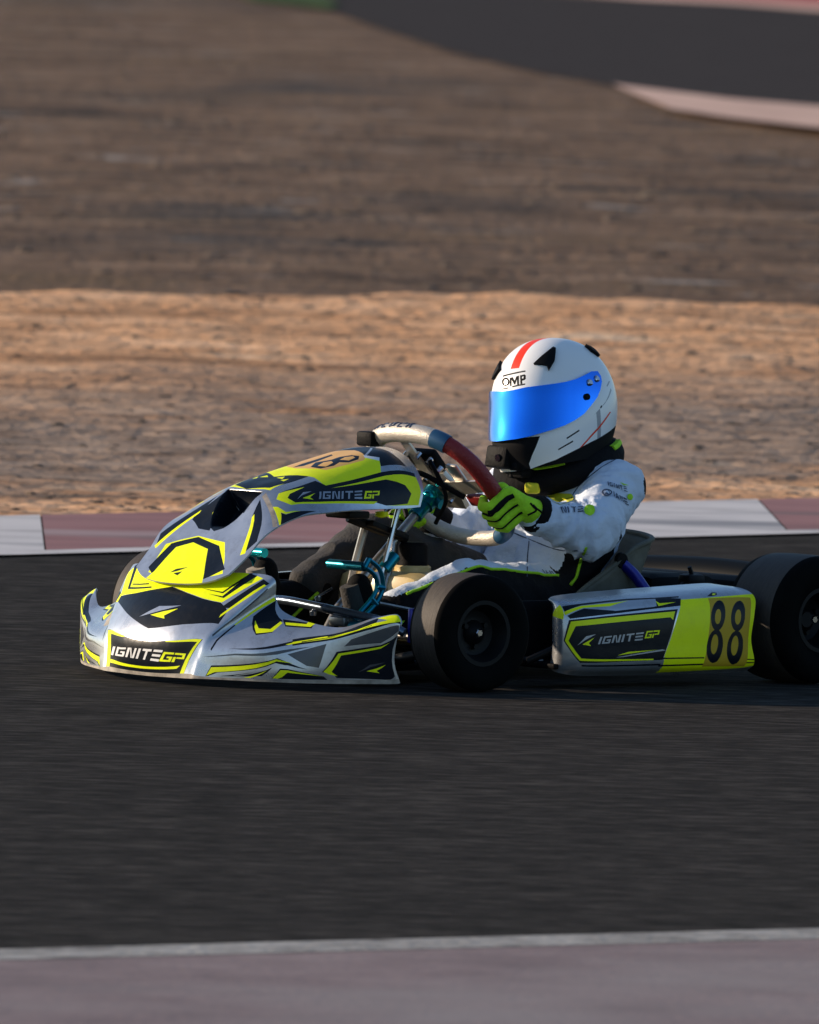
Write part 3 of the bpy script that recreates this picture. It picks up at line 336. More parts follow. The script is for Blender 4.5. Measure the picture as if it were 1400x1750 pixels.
LIVERY_POD=[('navy',[(3.233,3.246),(5.808,3.524),(5.562,1.311),(3.766,1.243),(2.901,2.207)]),('fluo',[(3.333,3.154),(5.758,3.399),(5.711,2.953),(5.673,3.095),(3.549,2.895),(3.185,2.226),(3.799,1.455),(5.423,1.376),(5.425,1.313),(3.749,1.346),(2.984,2.213)]),('steel',[(4.36,2.393),(4.412,2.399),(4.348,2.093),(4.292,2.087)]),('steel',[(4.455,2.404),(4.641,2.426),(4.63,2.365),(4.442,2.344)]),('steel',[(4.442,2.344),(4.489,2.349),(4.454,2.166),(4.406,2.161)]),('steel',[(4.406,2.161),(4.6,2.181),(4.59,2.118),(4.393,2.098)]),('steel',[(4.573,2.284),(4.617,2.289),(4.6,2.181),(4.555,2.176)]),('steel',[(4.524,2.279),(4.573,2.284),(4.564,2.232),(4.515,2.227)]),('steel',[(4.679,2.43),(4.721,2.436),(4.674,2.126),(4.63,2.122)]),('steel',[(4.808,2.446),(4.847,2.451),(4.806,2.139),(4.765,2.136)]),('steel',[(4.721,2.436),(4.746,2.439),(4.765,2.136),(4.739,2.133)]),('steel',[(4.882,2.455),(4.923,2.461),(4.885,2.148),(4.843,2.143)]),('steel',[(4.957,2.465),(5.102,2.485),(5.096,2.422),(4.949,2.403)]),('steel',[(5.007,2.41),(5.042,2.415),(5.018,2.162),(4.981,2.158)]),('steel',[(5.131,2.489),(5.26,2.507),(5.255,2.444),(5.126,2.426)]),('steel',[(5.12,2.363),(5.245,2.379),(5.24,2.315),(5.115,2.3)]),('steel',[(5.11,2.236),(5.243,2.252),(5.239,2.187),(5.105,2.172)]),('fluo',[(5.303,2.542),(5.402,2.547),(5.395,2.489),(5.296,2.483)]),('fluo',[(5.296,2.483),(5.32,2.485),(5.301,2.31),(5.277,2.307)]),('fluo',[(5.277,2.307),(5.377,2.316),(5.371,2.259),(5.27,2.248)]),('fluo',[(5.364,2.416),(5.388,2.417),(5.377,2.316),(5.353,2.314)]),('fluo',[(5.338,2.414),(5.364,2.416),(5.359,2.366),(5.333,2.364)]),('fluo',[(5.411,2.548),(5.508,2.553),(5.502,2.496),(5.405,2.49)]),('fluo',[(5.479,2.495),(5.502,2.496),(5.49,2.377),(5.467,2.375)]),('fluo',[(5.427,2.42),(5.472,2.423),(5.467,2.375),(5.422,2.371)]),('fluo',[(5.398,2.418),(5.421,2.42),(5.405,2.262),(5.381,2.259)]),('steel',[(3.616,2.034),(3.945,2.439),(4.239,2.521),(3.947,2.304)]),('fluo',[(3.813,2.086),(4.195,2.381),(4.029,2.148),(4.093,2.018)]),('fluo',[(4.775,1.573),(4.998,1.714),(5.493,1.754),(4.9,1.607)]),('steel',[(4.733,1.489),(5.554,1.759),(5.608,1.711),(4.903,1.5)]),('navy',[(3.816,1.138),(5.54,1.126),(5.547,1.026),(3.866,1.038)]),('fluo',[(1.633,3.6),(2.877,4.649),(2.968,3.624),(2.901,3.29)]),('navy',[(2.948,4.399),(5.148,4.674),(5.573,4.549),(5.939,4.524),(5.914,4.374),(5.109,4.474),(3.957,4.324),(3.017,3.849)]),('fluo',[(2.967,3.824),(3.933,4.274),(4.822,4.324),(5.148,4.449),(4.707,4.049),(3.97,4.074),(3.037,3.574)]),('navy',[(3.149,3.524),(3.993,4.024),(4.749,3.699),(5.502,3.799),(5.566,4.549),(5.933,4.274),(5.867,3.722),(4.818,3.511),(3.299,3.324)]),('silver',[(4.04,3.924),(4.398,3.973),(4.768,3.674),(5.47,3.774),(5.521,4.349),(5.104,4.224),(4.74,3.974)]),('fluo',[(5.531,4.224),(5.567,3.999),(5.814,3.999),(5.532,3.799)]),('fluo',[(5.92,4.174),(6.384,4.174),(8.0,4.3),(8.0,4.125),(8.0,2.725),(8.0,0.7),(5.569,0.226),(5.589,1.521)]),('navy',[(5.549,1.407),(6.248,1.362),(6.25,1.3),(5.551,1.341)]),('navy',[(5.51,1.051),(8.0,1.025),(8.0,0.95),(5.518,0.942)]),('navy',[(7.133,1.213),(8.0,1.175),(8.0,1.125),(7.133,1.161)]),('plate2',[(6.393,4.124),(7.683,3.984),(7.283,0.707),(6.244,0.826)]),('navy',[(6.627,3.017),(6.612,2.861),(6.593,2.726),(6.57,2.611),(6.544,2.519),(6.516,2.451),(6.486,2.41),(6.456,2.398),(6.427,2.417),(6.402,2.464),(6.38,2.538),(6.363,2.636),(6.354,2.756),(6.352,2.897),(6.359,3.058),(6.375,3.224),(6.399,3.407),(6.43,3.574),(6.468,3.723),(6.507,3.824),(6.547,3.899),(6.582,3.924),(6.607,3.874),(6.626,3.799),(6.637,3.685),(6.642,3.524),(6.642,3.349),(6.637,3.188)]),('navy',[(6.577,1.773),(6.568,1.624),(6.554,1.48),(6.535,1.345),(6.512,1.226),(6.487,1.125),(6.456,1.076),(6.424,1.051),(6.391,1.076),(6.356,1.151),(6.327,1.243),(6.304,1.367),(6.288,1.505),(6.281,1.651),(6.282,1.802),(6.29,1.955),(6.304,2.103),(6.325,2.229),(6.351,2.331),(6.381,2.406),(6.414,2.451),(6.447,2.463),(6.479,2.443),(6.509,2.392),(6.535,2.311),(6.555,2.205),(6.57,2.075),(6.577,1.925)]),('plate2',[(6.54,2.974),(6.534,2.9),(6.526,2.832),(6.516,2.772),(6.505,2.725),(6.493,2.689),(6.48,2.669),(6.467,2.663),(6.455,2.671),(6.444,2.695),(6.435,2.733),(6.429,2.784),(6.425,2.845),(6.425,2.916),(6.428,2.993),(6.434,3.075),(6.444,3.149),(6.455,3.226),(6.469,3.288),(6.483,3.334),(6.497,3.363),(6.511,3.371),(6.523,3.358),(6.532,3.325),(6.54,3.275),(6.544,3.211),(6.546,3.137),(6.544,3.057)]),('plate2',[(6.483,1.863),(6.478,1.775),(6.471,1.693),(6.462,1.619),(6.45,1.557),(6.437,1.51),(6.423,1.481),(6.409,1.472),(6.395,1.483),(6.382,1.515),(6.371,1.564),(6.363,1.628),(6.358,1.704),(6.355,1.788),(6.357,1.876),(6.361,1.966),(6.367,2.053),(6.377,2.129),(6.389,2.19),(6.402,2.235),(6.416,2.262),(6.431,2.27),(6.445,2.259),(6.457,2.229),(6.467,2.182),(6.476,2.118),(6.481,2.041),(6.484,1.953)]),('navy',[(7.149,2.94),(7.133,2.793),(7.099,2.663),(7.062,2.551),(7.016,2.46),(6.966,2.393),(6.922,2.353),(6.877,2.341),(6.837,2.359),(6.802,2.405),(6.774,2.479),(6.753,2.575),(6.74,2.691),(6.737,2.827),(6.745,2.979),(6.764,3.145),(6.793,3.313),(6.831,3.472),(6.878,3.613),(6.931,3.722),(6.984,3.774),(7.037,3.799),(7.083,3.774),(7.116,3.695),(7.149,3.579),(7.166,3.432),(7.183,3.27),(7.166,3.102)]),('navy',[(7.083,1.685),(7.066,1.536),(7.041,1.389),(7.009,1.247),(6.975,1.117),(6.94,1.005),(6.898,0.951),(6.859,0.901),(6.811,0.935),(6.763,1.026),(6.723,1.137),(6.691,1.27),(6.67,1.413),(6.659,1.562),(6.659,1.712),(6.668,1.861),(6.685,2.007),(6.71,2.136),(6.742,2.238),(6.78,2.313),(6.823,2.357),(6.87,2.37),(6.917,2.35),(6.965,2.299),(7.01,2.219),(7.049,2.111),(7.08,1.979),(7.083,1.834)]),('plate2',[(6.999,2.902),(6.992,2.83),(6.98,2.764),(6.965,2.707),(6.948,2.661),(6.93,2.627),(6.911,2.607),(6.892,2.601),(6.875,2.61),(6.859,2.633),(6.847,2.67),(6.837,2.718),(6.832,2.777),(6.831,2.845),(6.834,2.918),(6.842,2.995),(6.854,3.07),(6.87,3.14),(6.887,3.199),(6.907,3.243),(6.927,3.27),(6.947,3.278),(6.965,3.266),(6.981,3.235),(6.993,3.187),(6.999,3.125),(7.005,3.054),(7.005,2.978)]),('plate2',[(6.924,1.772),(6.917,1.686),(6.907,1.604),(6.893,1.529),(6.877,1.466),(6.859,1.418),(6.841,1.389),(6.822,1.379),(6.803,1.391),(6.786,1.423),(6.771,1.474),(6.76,1.538),(6.752,1.614),(6.749,1.697),(6.75,1.784),(6.755,1.872),(6.764,1.956),(6.776,2.033),(6.791,2.096),(6.809,2.141),(6.828,2.169),(6.848,2.177),(6.867,2.166),(6.885,2.136),(6.901,2.087),(6.914,2.023),(6.922,1.944),(6.926,1.859)]),('navy',[(6.568,4.699),(6.641,4.624),(6.608,4.374),(6.519,4.274),(6.403,4.299)]),('fluo',[(6.561,4.574),(6.61,4.524),(6.549,4.349),(6.514,4.399)])]
LIVERY_HELMET=[('grey2',[(2.979,-0.581),(3.919,0.407),(3.959,0.347),(3.259,-0.3),(3.399,-1.468),(3.239,-1.506),(3.097,-0.47)]),('black',[(-0.519,0.863),(0.601,0.938),(0.62,0.892),(-0.479,0.81)]),('black',[(-0.399,0.455),(-0.079,0.472),(-0.059,0.428),(-0.399,0.414)]),('black',[(0.101,0.487),(0.65,0.528),(0.653,0.486),(0.101,0.446)]),('black',[(-0.039,0.624),(-0.039,0.595),(-0.039,0.567),(-0.059,0.543),(-0.099,0.527),(-0.139,0.515),(-0.159,0.505),(-0.219,0.508),(-0.259,0.514),(-0.299,0.526),(-0.359,0.547),(-0.399,0.571),(-0.439,0.599),(-0.459,0.628),(-0.479,0.659),(-0.479,0.688),(-0.479,0.717),(-0.459,0.74),(-0.419,0.757),(-0.379,0.77),(-0.339,0.777),(-0.299,0.779),(-0.239,0.77),(-0.199,0.758),(-0.159,0.739),(-0.119,0.715),(-0.079,0.686),(-0.059,0.656)]),('shell',[(-0.139,0.632),(-0.139,0.616),(-0.139,0.599),(-0.139,0.584),(-0.159,0.574),(-0.179,0.566),(-0.199,0.562),(-0.219,0.561),(-0.259,0.568),(-0.279,0.574),(-0.299,0.584),(-0.319,0.598),(-0.339,0.614),(-0.359,0.632),(-0.359,0.648),(-0.359,0.665),(-0.359,0.682),(-0.359,0.697),(-0.339,0.708),(-0.319,0.715),(-0.299,0.72),(-0.279,0.721),(-0.239,0.714),(-0.219,0.708),(-0.199,0.697),(-0.179,0.684),(-0.159,0.667),(-0.139,0.649)]),('black',[(-0.079,0.753),(0.021,0.758),(0.084,0.493),(0.001,0.486)]),('black',[(-0.039,0.755),(0.081,0.758),(0.241,0.586),(0.201,0.518)]),('black',[(0.241,0.768),(0.321,0.777),(0.241,0.515),(0.163,0.572)]),('black',[(0.263,0.777),(0.361,0.783),(0.409,0.511),(0.326,0.505)]),('black',[(0.401,0.789),(0.485,0.797),(0.541,0.523),(0.461,0.516)]),('black',[(0.443,0.79),(0.588,0.812),(0.645,0.776),(0.664,0.669),(0.621,0.628),(0.481,0.613),(0.47,0.674),(0.561,0.689),(0.561,0.751),(0.461,0.736)]),('black',[(1.99,-1.336),(2.418,-1.077),(2.436,-1.13),(2.012,-1.383)]),('black',[(1.703,-1.694),(2.202,-1.452),(2.217,-1.504),(1.721,-1.735)]),('red',[(2.418,-1.786),(3.219,-1.021),(3.759,-0.387),(3.819,-0.412),(3.259,-1.088),(2.499,-1.795)]),('black',[(0.68,-2.2),(1.595,-2.039),(2.417,-1.76),(3.279,-1.463),(4.419,-0.918),(4.54,-2.0),(2.679,-2.05),(0.82,-2.2)]),('black',[(-1.32,-1.16),(-0.079,-1.189),(1.194,-1.192),(1.036,-1.536),(0.661,-2.041),(0.68,-2.2),(0.08,-2.2),(-1.3,-1.62)]),('grey2',[(3.679,0.454),(3.959,0.639),(3.999,0.601),(3.719,0.436)]),('black',[(3.259,-0.244),(3.319,-0.157),(3.359,-0.211),(3.299,-0.298)]),('red',[(-0.157,1.038),(-0.173,1.204),(-0.194,1.369),(-0.219,1.535),(-0.251,1.701),(-0.293,1.866),(-0.349,2.032),(-0.429,2.197),(-0.553,2.363),(-0.769,2.529),(-1.262,2.694),(-2.97,2.86),(3.03,2.86),(1.329,2.694),(0.842,2.529),(0.633,2.363),(0.517,2.197),(0.443,2.032),(0.394,1.866),(0.358,1.701),(0.333,1.535),(0.314,1.369),(0.301,1.204),(0.291,1.038)]),('black',[(0.68,-2.2),(1.595,-2.039),(2.417,-1.76),(3.279,-1.463),(4.419,-0.918),(6,-0.918),(6,-2.2),(0.68,-2.2)])]  # black chin patch: vent and camera mount, with camera shading painted in
LIVERY_VISOR=[('visor',[(-1.44,0.16),(-0.979,0.19),(-0.339,0.258),(0.241,0.316),(0.737,0.364),(1.218,0.387),(1.668,0.427),(1.993,0.474),(2.298,0.552),(2.659,0.69),(2.979,0.811),(3.259,0.834),(3.339,0.693),(3.316,0.521),(3.199,0.307),(3.052,0.078),(2.819,-0.204),(2.538,-0.535),(2.233,-0.748),(1.914,-0.906),(1.572,-1.015),(1.235,-1.096),(0.88,-1.167),(0.422,-1.202),(-0.139,-1.217),(-1.179,-1.201),(-1.32,-1.18),(-1.44,0.14)])]
LIVERY_VENTS=[('vent',[(0.926,1.092),(1.187,1.334),(1.666,1.719),(1.782,1.659),(1.683,1.179),(1.467,0.861),(1.396,1.029)]),('vent',[(3.839,1.925),(4.44,1.72),(4.119,1.439),(3.779,1.627)]),('vent',[(-1.4,0.78),(-1.38,1.02),(-1.36,1.26),(-1.34,1.38),(-0.819,1.054),(-1.159,0.802)]),('screw',[(2.797,0.479)]),('screw',[(3.119,0.596)]),('knob',[(2.637,0.084)])]
DECALS=[('ink',[(-0.448,0.3,0.378),(-0.452,0.3,0.378),(-0.458,0.3,0.364),(-0.455,0.3,0.364)]),('ink',[(-0.46,0.3,0.378),(-0.464,0.3,0.378),(-0.469,0.3,0.365),(-0.466,0.3,0.365)]),('ink',[(-0.452,0.3,0.378),(-0.454,0.3,0.378),(-0.466,0.3,0.365),(-0.463,0.3,0.365)]),('ink',[(-0.47,0.3,0.378),(-0.474,0.3,0.378),(-0.478,0.3,0.365),(-0.474,0.3,0.365)]),('ink',[(-0.48,0.3,0.378),(-0.496,0.3,0.378),(-0.496,0.3,0.376),(-0.48,0.3,0.376)]),('ink',[(-0.486,0.3,0.376),(-0.49,0.3,0.376),(-0.492,0.3,0.366),(-0.488,0.3,0.366)]),('ink',[(-0.502,0.3,0.378),(-0.518,0.3,0.378),(-0.518,0.3,0.376),(-0.502,0.3,0.376)]),('ink',[(-0.502,0.3,0.373),(-0.517,0.3,0.374),(-0.516,0.3,0.371),(-0.502,0.3,0.371)]),('ink',[(-0.502,0.3,0.369),(-0.517,0.3,0.369),(-0.517,0.3,0.367),(-0.502,0.3,0.366)]),('lime_cloth',[(-0.551,0.3,0.369),(-0.55,0.3,0.365),(-0.547,0.3,0.361),(-0.542,0.3,0.359),(-0.536,0.3,0.358),(-0.53,0.3,0.359),(-0.524,0.3,0.362),(-0.521,0.3,0.365),(-0.519,0.3,0.37),(-0.521,0.3,0.374),(-0.524,0.3,0.378),(-0.529,0.3,0.381),(-0.535,0.3,0.381),(-0.541,0.3,0.38),(-0.546,0.3,0.378),(-0.55,0.3,0.374)]),('yellow_cloth',[(-0.415,0.3,0.404),(-0.442,0.3,0.408),(-0.484,0.3,0.406),(-0.491,0.3,0.398),(-0.483,0.3,0.39),(-0.447,0.3,0.383),(-0.43,0.3,0.389)]),('ink',[(-0.587,0.3,0.43),(-0.59,0.3,0.43),(-0.591,0.3,0.422),(-0.589,0.3,0.423)]),('ink',[(-0.592,0.3,0.429),(-0.601,0.3,0.427),(-0.602,0.3,0.426),(-0.593,0.3,0.427)]),('ink',[(-0.593,0.3,0.427),(-0.595,0.3,0.427),(-0.596,0.3,0.422),(-0.594,0.3,0.423)]),('ink',[(-0.594,0.3,0.423),(-0.603,0.3,0.421),(-0.603,0.3,0.419),(-0.594,0.3,0.421)]),('ink',[(-0.6,0.3,0.424),(-0.602,0.3,0.423),(-0.603,0.3,0.421),(-0.601,0.3,0.421)]),('ink',[(-0.598,0.3,0.425),(-0.6,0.3,0.424),(-0.6,0.3,0.423),(-0.598,0.3,0.423)]),('ink',[(-0.604,0.3,0.427),(-0.606,0.3,0.426),(-0.608,0.3,0.418),(-0.606,0.3,0.418)]),('ink',[(-0.611,0.3,0.425),(-0.613,0.3,0.425),(-0.616,0.3,0.416),(-0.613,0.3,0.416)]),('ink',[(-0.606,0.3,0.426),(-0.607,0.3,0.426),(-0.613,0.3,0.416),(-0.612,0.3,0.417)]),('ink',[(-0.616,0.3,0.424),(-0.618,0.3,0.424),(-0.621,0.3,0.415),(-0.619,0.3,0.415)]),('ink',[(-0.62,0.3,0.423),(-0.629,0.3,0.421),(-0.63,0.3,0.419),(-0.621,0.3,0.421)]),('ink',[(-0.625,0.3,0.42),(-0.627,0.3,0.42),(-0.63,0.3,0.412),(-0.628,0.3,0.413)]),('ink',[(-0.632,0.3,0.421),(-0.641,0.3,0.419),(-0.642,0.3,0.417),(-0.633,0.3,0.419)]),('ink',[(-0.634,0.3,0.417),(-0.642,0.3,0.415),(-0.643,0.3,0.413),(-0.635,0.3,0.415)]),('ink',[(-0.635,0.3,0.413),(-0.645,0.3,0.41),(-0.646,0.3,0.408),(-0.636,0.3,0.411)]),('lime_cloth',[(-0.623,0.3,0.429),(-0.65,0.3,0.422),(-0.632,0.3,0.423)]),('lime_cloth',[(-0.661,0.3,0.397),(-0.659,0.3,0.393),(-0.656,0.3,0.39),(-0.651,0.3,0.391),(-0.647,0.3,0.393),(-0.645,0.3,0.397),(-0.646,0.3,0.402),(-0.65,0.3,0.404),(-0.655,0.3,0.404),(-0.659,0.3,0.402)]),('ink',[(-0.604,0.3,0.41),(-0.606,0.3,0.408),(-0.608,0.3,0.397),(-0.605,0.3,0.398)]),('ink',[(-0.611,0.3,0.395),(-0.612,0.3,0.406),(-0.614,0.3,0.405),(-0.614,0.3,0.394)]),('ink',[(-0.614,0.3,0.405),(-0.612,0.3,0.406),(-0.619,0.3,0.392),(-0.622,0.3,0.39)]),('ink',[(-0.613,0.3,0.399),(-0.618,0.3,0.397),(-0.618,0.3,0.394),(-0.613,0.3,0.397)]),('ink',[(-0.621,0.3,0.402),(-0.623,0.3,0.401),(-0.627,0.3,0.388),(-0.625,0.3,0.389)]),('ink',[(-0.628,0.3,0.399),(-0.63,0.3,0.398),(-0.635,0.3,0.384),(-0.633,0.3,0.385)]),('ink',[(-0.623,0.3,0.401),(-0.624,0.3,0.401),(-0.629,0.3,0.392),(-0.628,0.3,0.392)]),('ink',[(-0.627,0.3,0.399),(-0.628,0.3,0.399),(-0.629,0.3,0.392),(-0.628,0.3,0.392)]),('ink',[(-0.633,0.3,0.397),(-0.642,0.3,0.393),(-0.643,0.3,0.39),(-0.634,0.3,0.394)]),('ink',[(-0.635,0.3,0.391),(-0.644,0.3,0.387),(-0.646,0.3,0.384),(-0.636,0.3,0.388)]),('ink',[(-0.637,0.3,0.385),(-0.648,0.3,0.381),(-0.649,0.3,0.378),(-0.639,0.3,0.383)]),('ink',[(-0.6,0.3,0.407),(-0.599,0.3,0.404),(-0.597,0.3,0.402),(-0.593,0.3,0.4),(-0.588,0.3,0.399),(-0.583,0.3,0.399),(-0.578,0.3,0.4),(-0.574,0.3,0.402),(-0.571,0.3,0.405),(-0.57,0.3,0.407),(-0.571,0.3,0.41),(-0.573,0.3,0.412),(-0.577,0.3,0.414),(-0.582,0.3,0.415),(-0.587,0.3,0.415),(-0.592,0.3,0.414),(-0.596,0.3,0.412),(-0.599,0.3,0.41)]),('suit_white',[(-0.596,0.3,0.407),(-0.595,0.3,0.405),(-0.593,0.3,0.404),(-0.591,0.3,0.403),(-0.587,0.3,0.402),(-0.583,0.3,0.402),(-0.58,0.3,0.403),(-0.577,0.3,0.404),(-0.575,0.3,0.406),(-0.574,0.3,0.407),(-0.575,0.3,0.409),(-0.577,0.3,0.41),(-0.58,0.3,0.411),(-0.583,0.3,0.412),(-0.587,0.3,0.412),(-0.59,0.3,0.411),(-0.593,0.3,0.41),(-0.595,0.3,0.409)]),('ink',[(-0.399,0.3,0.242),(-0.402,0.3,0.242),(-0.411,0.3,0.233),(-0.409,0.3,0.233)]),('ink',[(-0.414,0.3,0.232),(-0.41,0.3,0.241),(-0.412,0.3,0.24),(-0.417,0.3,0.232)]),('ink',[(-0.412,0.3,0.24),(-0.41,0.3,0.241),(-0.422,0.3,0.232),(-0.424,0.3,0.231)]),('ink',[(-0.413,0.3,0.236),(-0.418,0.3,0.235),(-0.42,0.3,0.234),(-0.415,0.3,0.234)]),('ink',[(-0.42,0.3,0.239),(-0.422,0.3,0.239),(-0.43,0.3,0.231),(-0.427,0.3,0.231)]),('ink',[(-0.428,0.3,0.238),(-0.43,0.3,0.238),(-0.437,0.3,0.23),(-0.435,0.3,0.23)]),('ink',[(-0.422,0.3,0.239),(-0.423,0.3,0.239),(-0.43,0.3,0.234),(-0.429,0.3,0.234)]),('ink',[(-0.427,0.3,0.238),(-0.428,0.3,0.238),(-0.43,0.3,0.234),(-0.429,0.3,0.234)])]
PIPING_AND_FOLDS=[[(-0.671,0.14,0.279),(-0.655,0.14,0.241),(-0.647,0.14,0.216),(-0.63,0.14,0.197)],[(-0.078,0.2,0.197),(-0.139,0.2,0.209),(-0.181,0.2,0.223),(-0.226,0.2,0.235),(-0.274,0.2,0.245)],[(-0.301,0.17,0.242),(-0.353,0.17,0.229),(-0.396,0.17,0.222),(-0.456,0.17,0.212),(-0.525,0.17,0.2),(-0.586,0.17,0.189)],[(-0.601,0.16,0.374),(-0.621,0.16,0.405),(-0.654,0.16,0.43),(-0.698,0.16,0.455),(-0.736,0.16,0.47)],[(-0.475,0.1,0.318),(-0.543,0.1,0.296),(-0.63,0.1,0.271),(-0.708,0.1,0.27)],[(-0.543,0.1,0.292),(-0.539,0.1,0.254),(-0.537,0.1,0.215)]]
def cr_eval(net, a, b):
    """Catmull-Rom surface through net[i][j]; a in [0,n-1], b in [0,m-1] (numpy arrays)"""
    net=np.asarray(net,float); n,m=net.shape[:2]
    a=np.clip(np.asarray(a,float),0,n-1); b=np.clip(np.asarray(b,float),0,m-1)
    def wts(t,cnt):
        i=np.minimum(np.floor(t).astype(int),cnt-2); x=t-i
        w=[(-x**3+2*x**2-x)/2,(3*x**3-5*x**2+2)/2,(-3*x**3+4*x**2+x)/2,(x**3-x**2)/2]
        return [(i+k-1,w[k]) for k in range(4)]
    ext=np.zeros((n+2,m+2,3)); ext[1:-1,1:-1]=net
    ext[0]=2*ext[1]-ext[2]; ext[-1]=2*ext[-2]-ext[-3]
    ext[:,0]=2*ext[:,1]-ext[:,2]; ext[:,-1]=2*ext[:,-2]-ext[:,-3]
    out=np.zeros(a.shape+(3,))
    for i,wi in wts(a,n):
        for j,wj in wts(b,m):
            out+=(wi*wj)[...,None]*ext[i+1,j+1]
    return out
def smoothstep(x,a,b):
    t=np.clip((x-a)/(b-a),0,1); return t*t*(3-2*t)
def S_nose(u,v):
    u=np.asarray(u,float); v=np.asarray(v,float)
    net=NET_NOSE_FULL
    return cr_eval(net,u+(len(net)-1)/2,v)
def S_panel(u,v):
    """u across (-4..4), v along from the low tip to the rear edge"""
    u=np.asarray(u,float); v=np.asarray(v,float)
    p=cr_eval(NET_PANEL_FULL,u+4,v)
    # the air scoop: a basin that ends under a straight lip
    lip=3.0
    half=1.75*np.sqrt(np.clip((v-1.75)/(lip-1.75),0,1))
    side=1-smoothstep(np.abs(u),half*.8,half*1.02+.02)
    m=side*smoothstep(v,1.75,2.5)*(1-smoothstep(v,lip,lip+.035))
    p=p+m[...,None]*np.array([-.030,0,-.044])
    return p
def S_pod(u,v):
    return cr_eval(NET_POD,np.asarray(u,float),np.asarray(v,float))
HEL_C=(-.684,0.010,.581); HEL_TILT=math.radians(-3); HEL_ROLL=math.radians(8); HEL_YAW=math.radians(5)
def S_helm(u,v,off=0.0):
    """helmet shell: u = azimuth/30deg (0 ahead, + to the driver's left), v = height"""
    u=np.asarray(u,float); v=np.asarray(v,float)
    az=np.radians(30*u); el=np.radians(30*np.clip(v,0,3)); t=np.clip(-v/2.2,0,1)
    front=(1+np.cos(az))/2
    a=np.where(np.cos(az)>0,.140,.152)+off; b=.121+off
    h=np.cos(el)**.86*(1-t**2*(.10+.13*(1-front)))
    zb=.112+.036*front**1.5
    z=np.where(v>=0,(.148+off)*np.sin(el)**1.0,-t*zb)
    chin=np.exp(-((t-.62)/.3)**2)*np.clip(np.cos(az),0,1)**2*.016*(v<0)
    ca=np.cos(az); sa=np.sin(az); ex=2.25
    k=(np.abs(ca)**ex+np.abs(sa)**ex)**(-1/ex)
    x=(a*k*ca+chin)*h; y=b*k*sa*h
    c,s=math.cos(HEL_ROLL),math.sin(HEL_ROLL)
    y,z=c*y-s*z, c*z+s*y
    c,s=math.cos(HEL_TILT),math.sin(HEL_TILT)
    x,z=c*x+s*z, c*z-s*x
    c,s=math.cos(HEL_YAW),math.sin(HEL_YAW)
    return np.stack([HEL_C[0]+c*x-s*y, HEL_C[1]+s*x+c*y, HEL_C[2]+z],-1)

def S_visor(u,v,off=.0085):
    """single-curved shield: nearly straight from its lower to its upper rim"""
    u=np.asarray(u,float); v=np.asarray(v,float)
    lo,hi=-.95,.70; t=((v-lo)/(hi-lo))[...,None]
    line=S_helm(u,np.full_like(v,lo),off)*(1-t)+S_helm(u,np.full_like(v,hi),off)*t
    k=np.clip((np.abs(u)-2.2)/1.0,0,1)[...,None]
    k=.3+.7*k
    return line*(1-k)+S_helm(u,v,off)*k
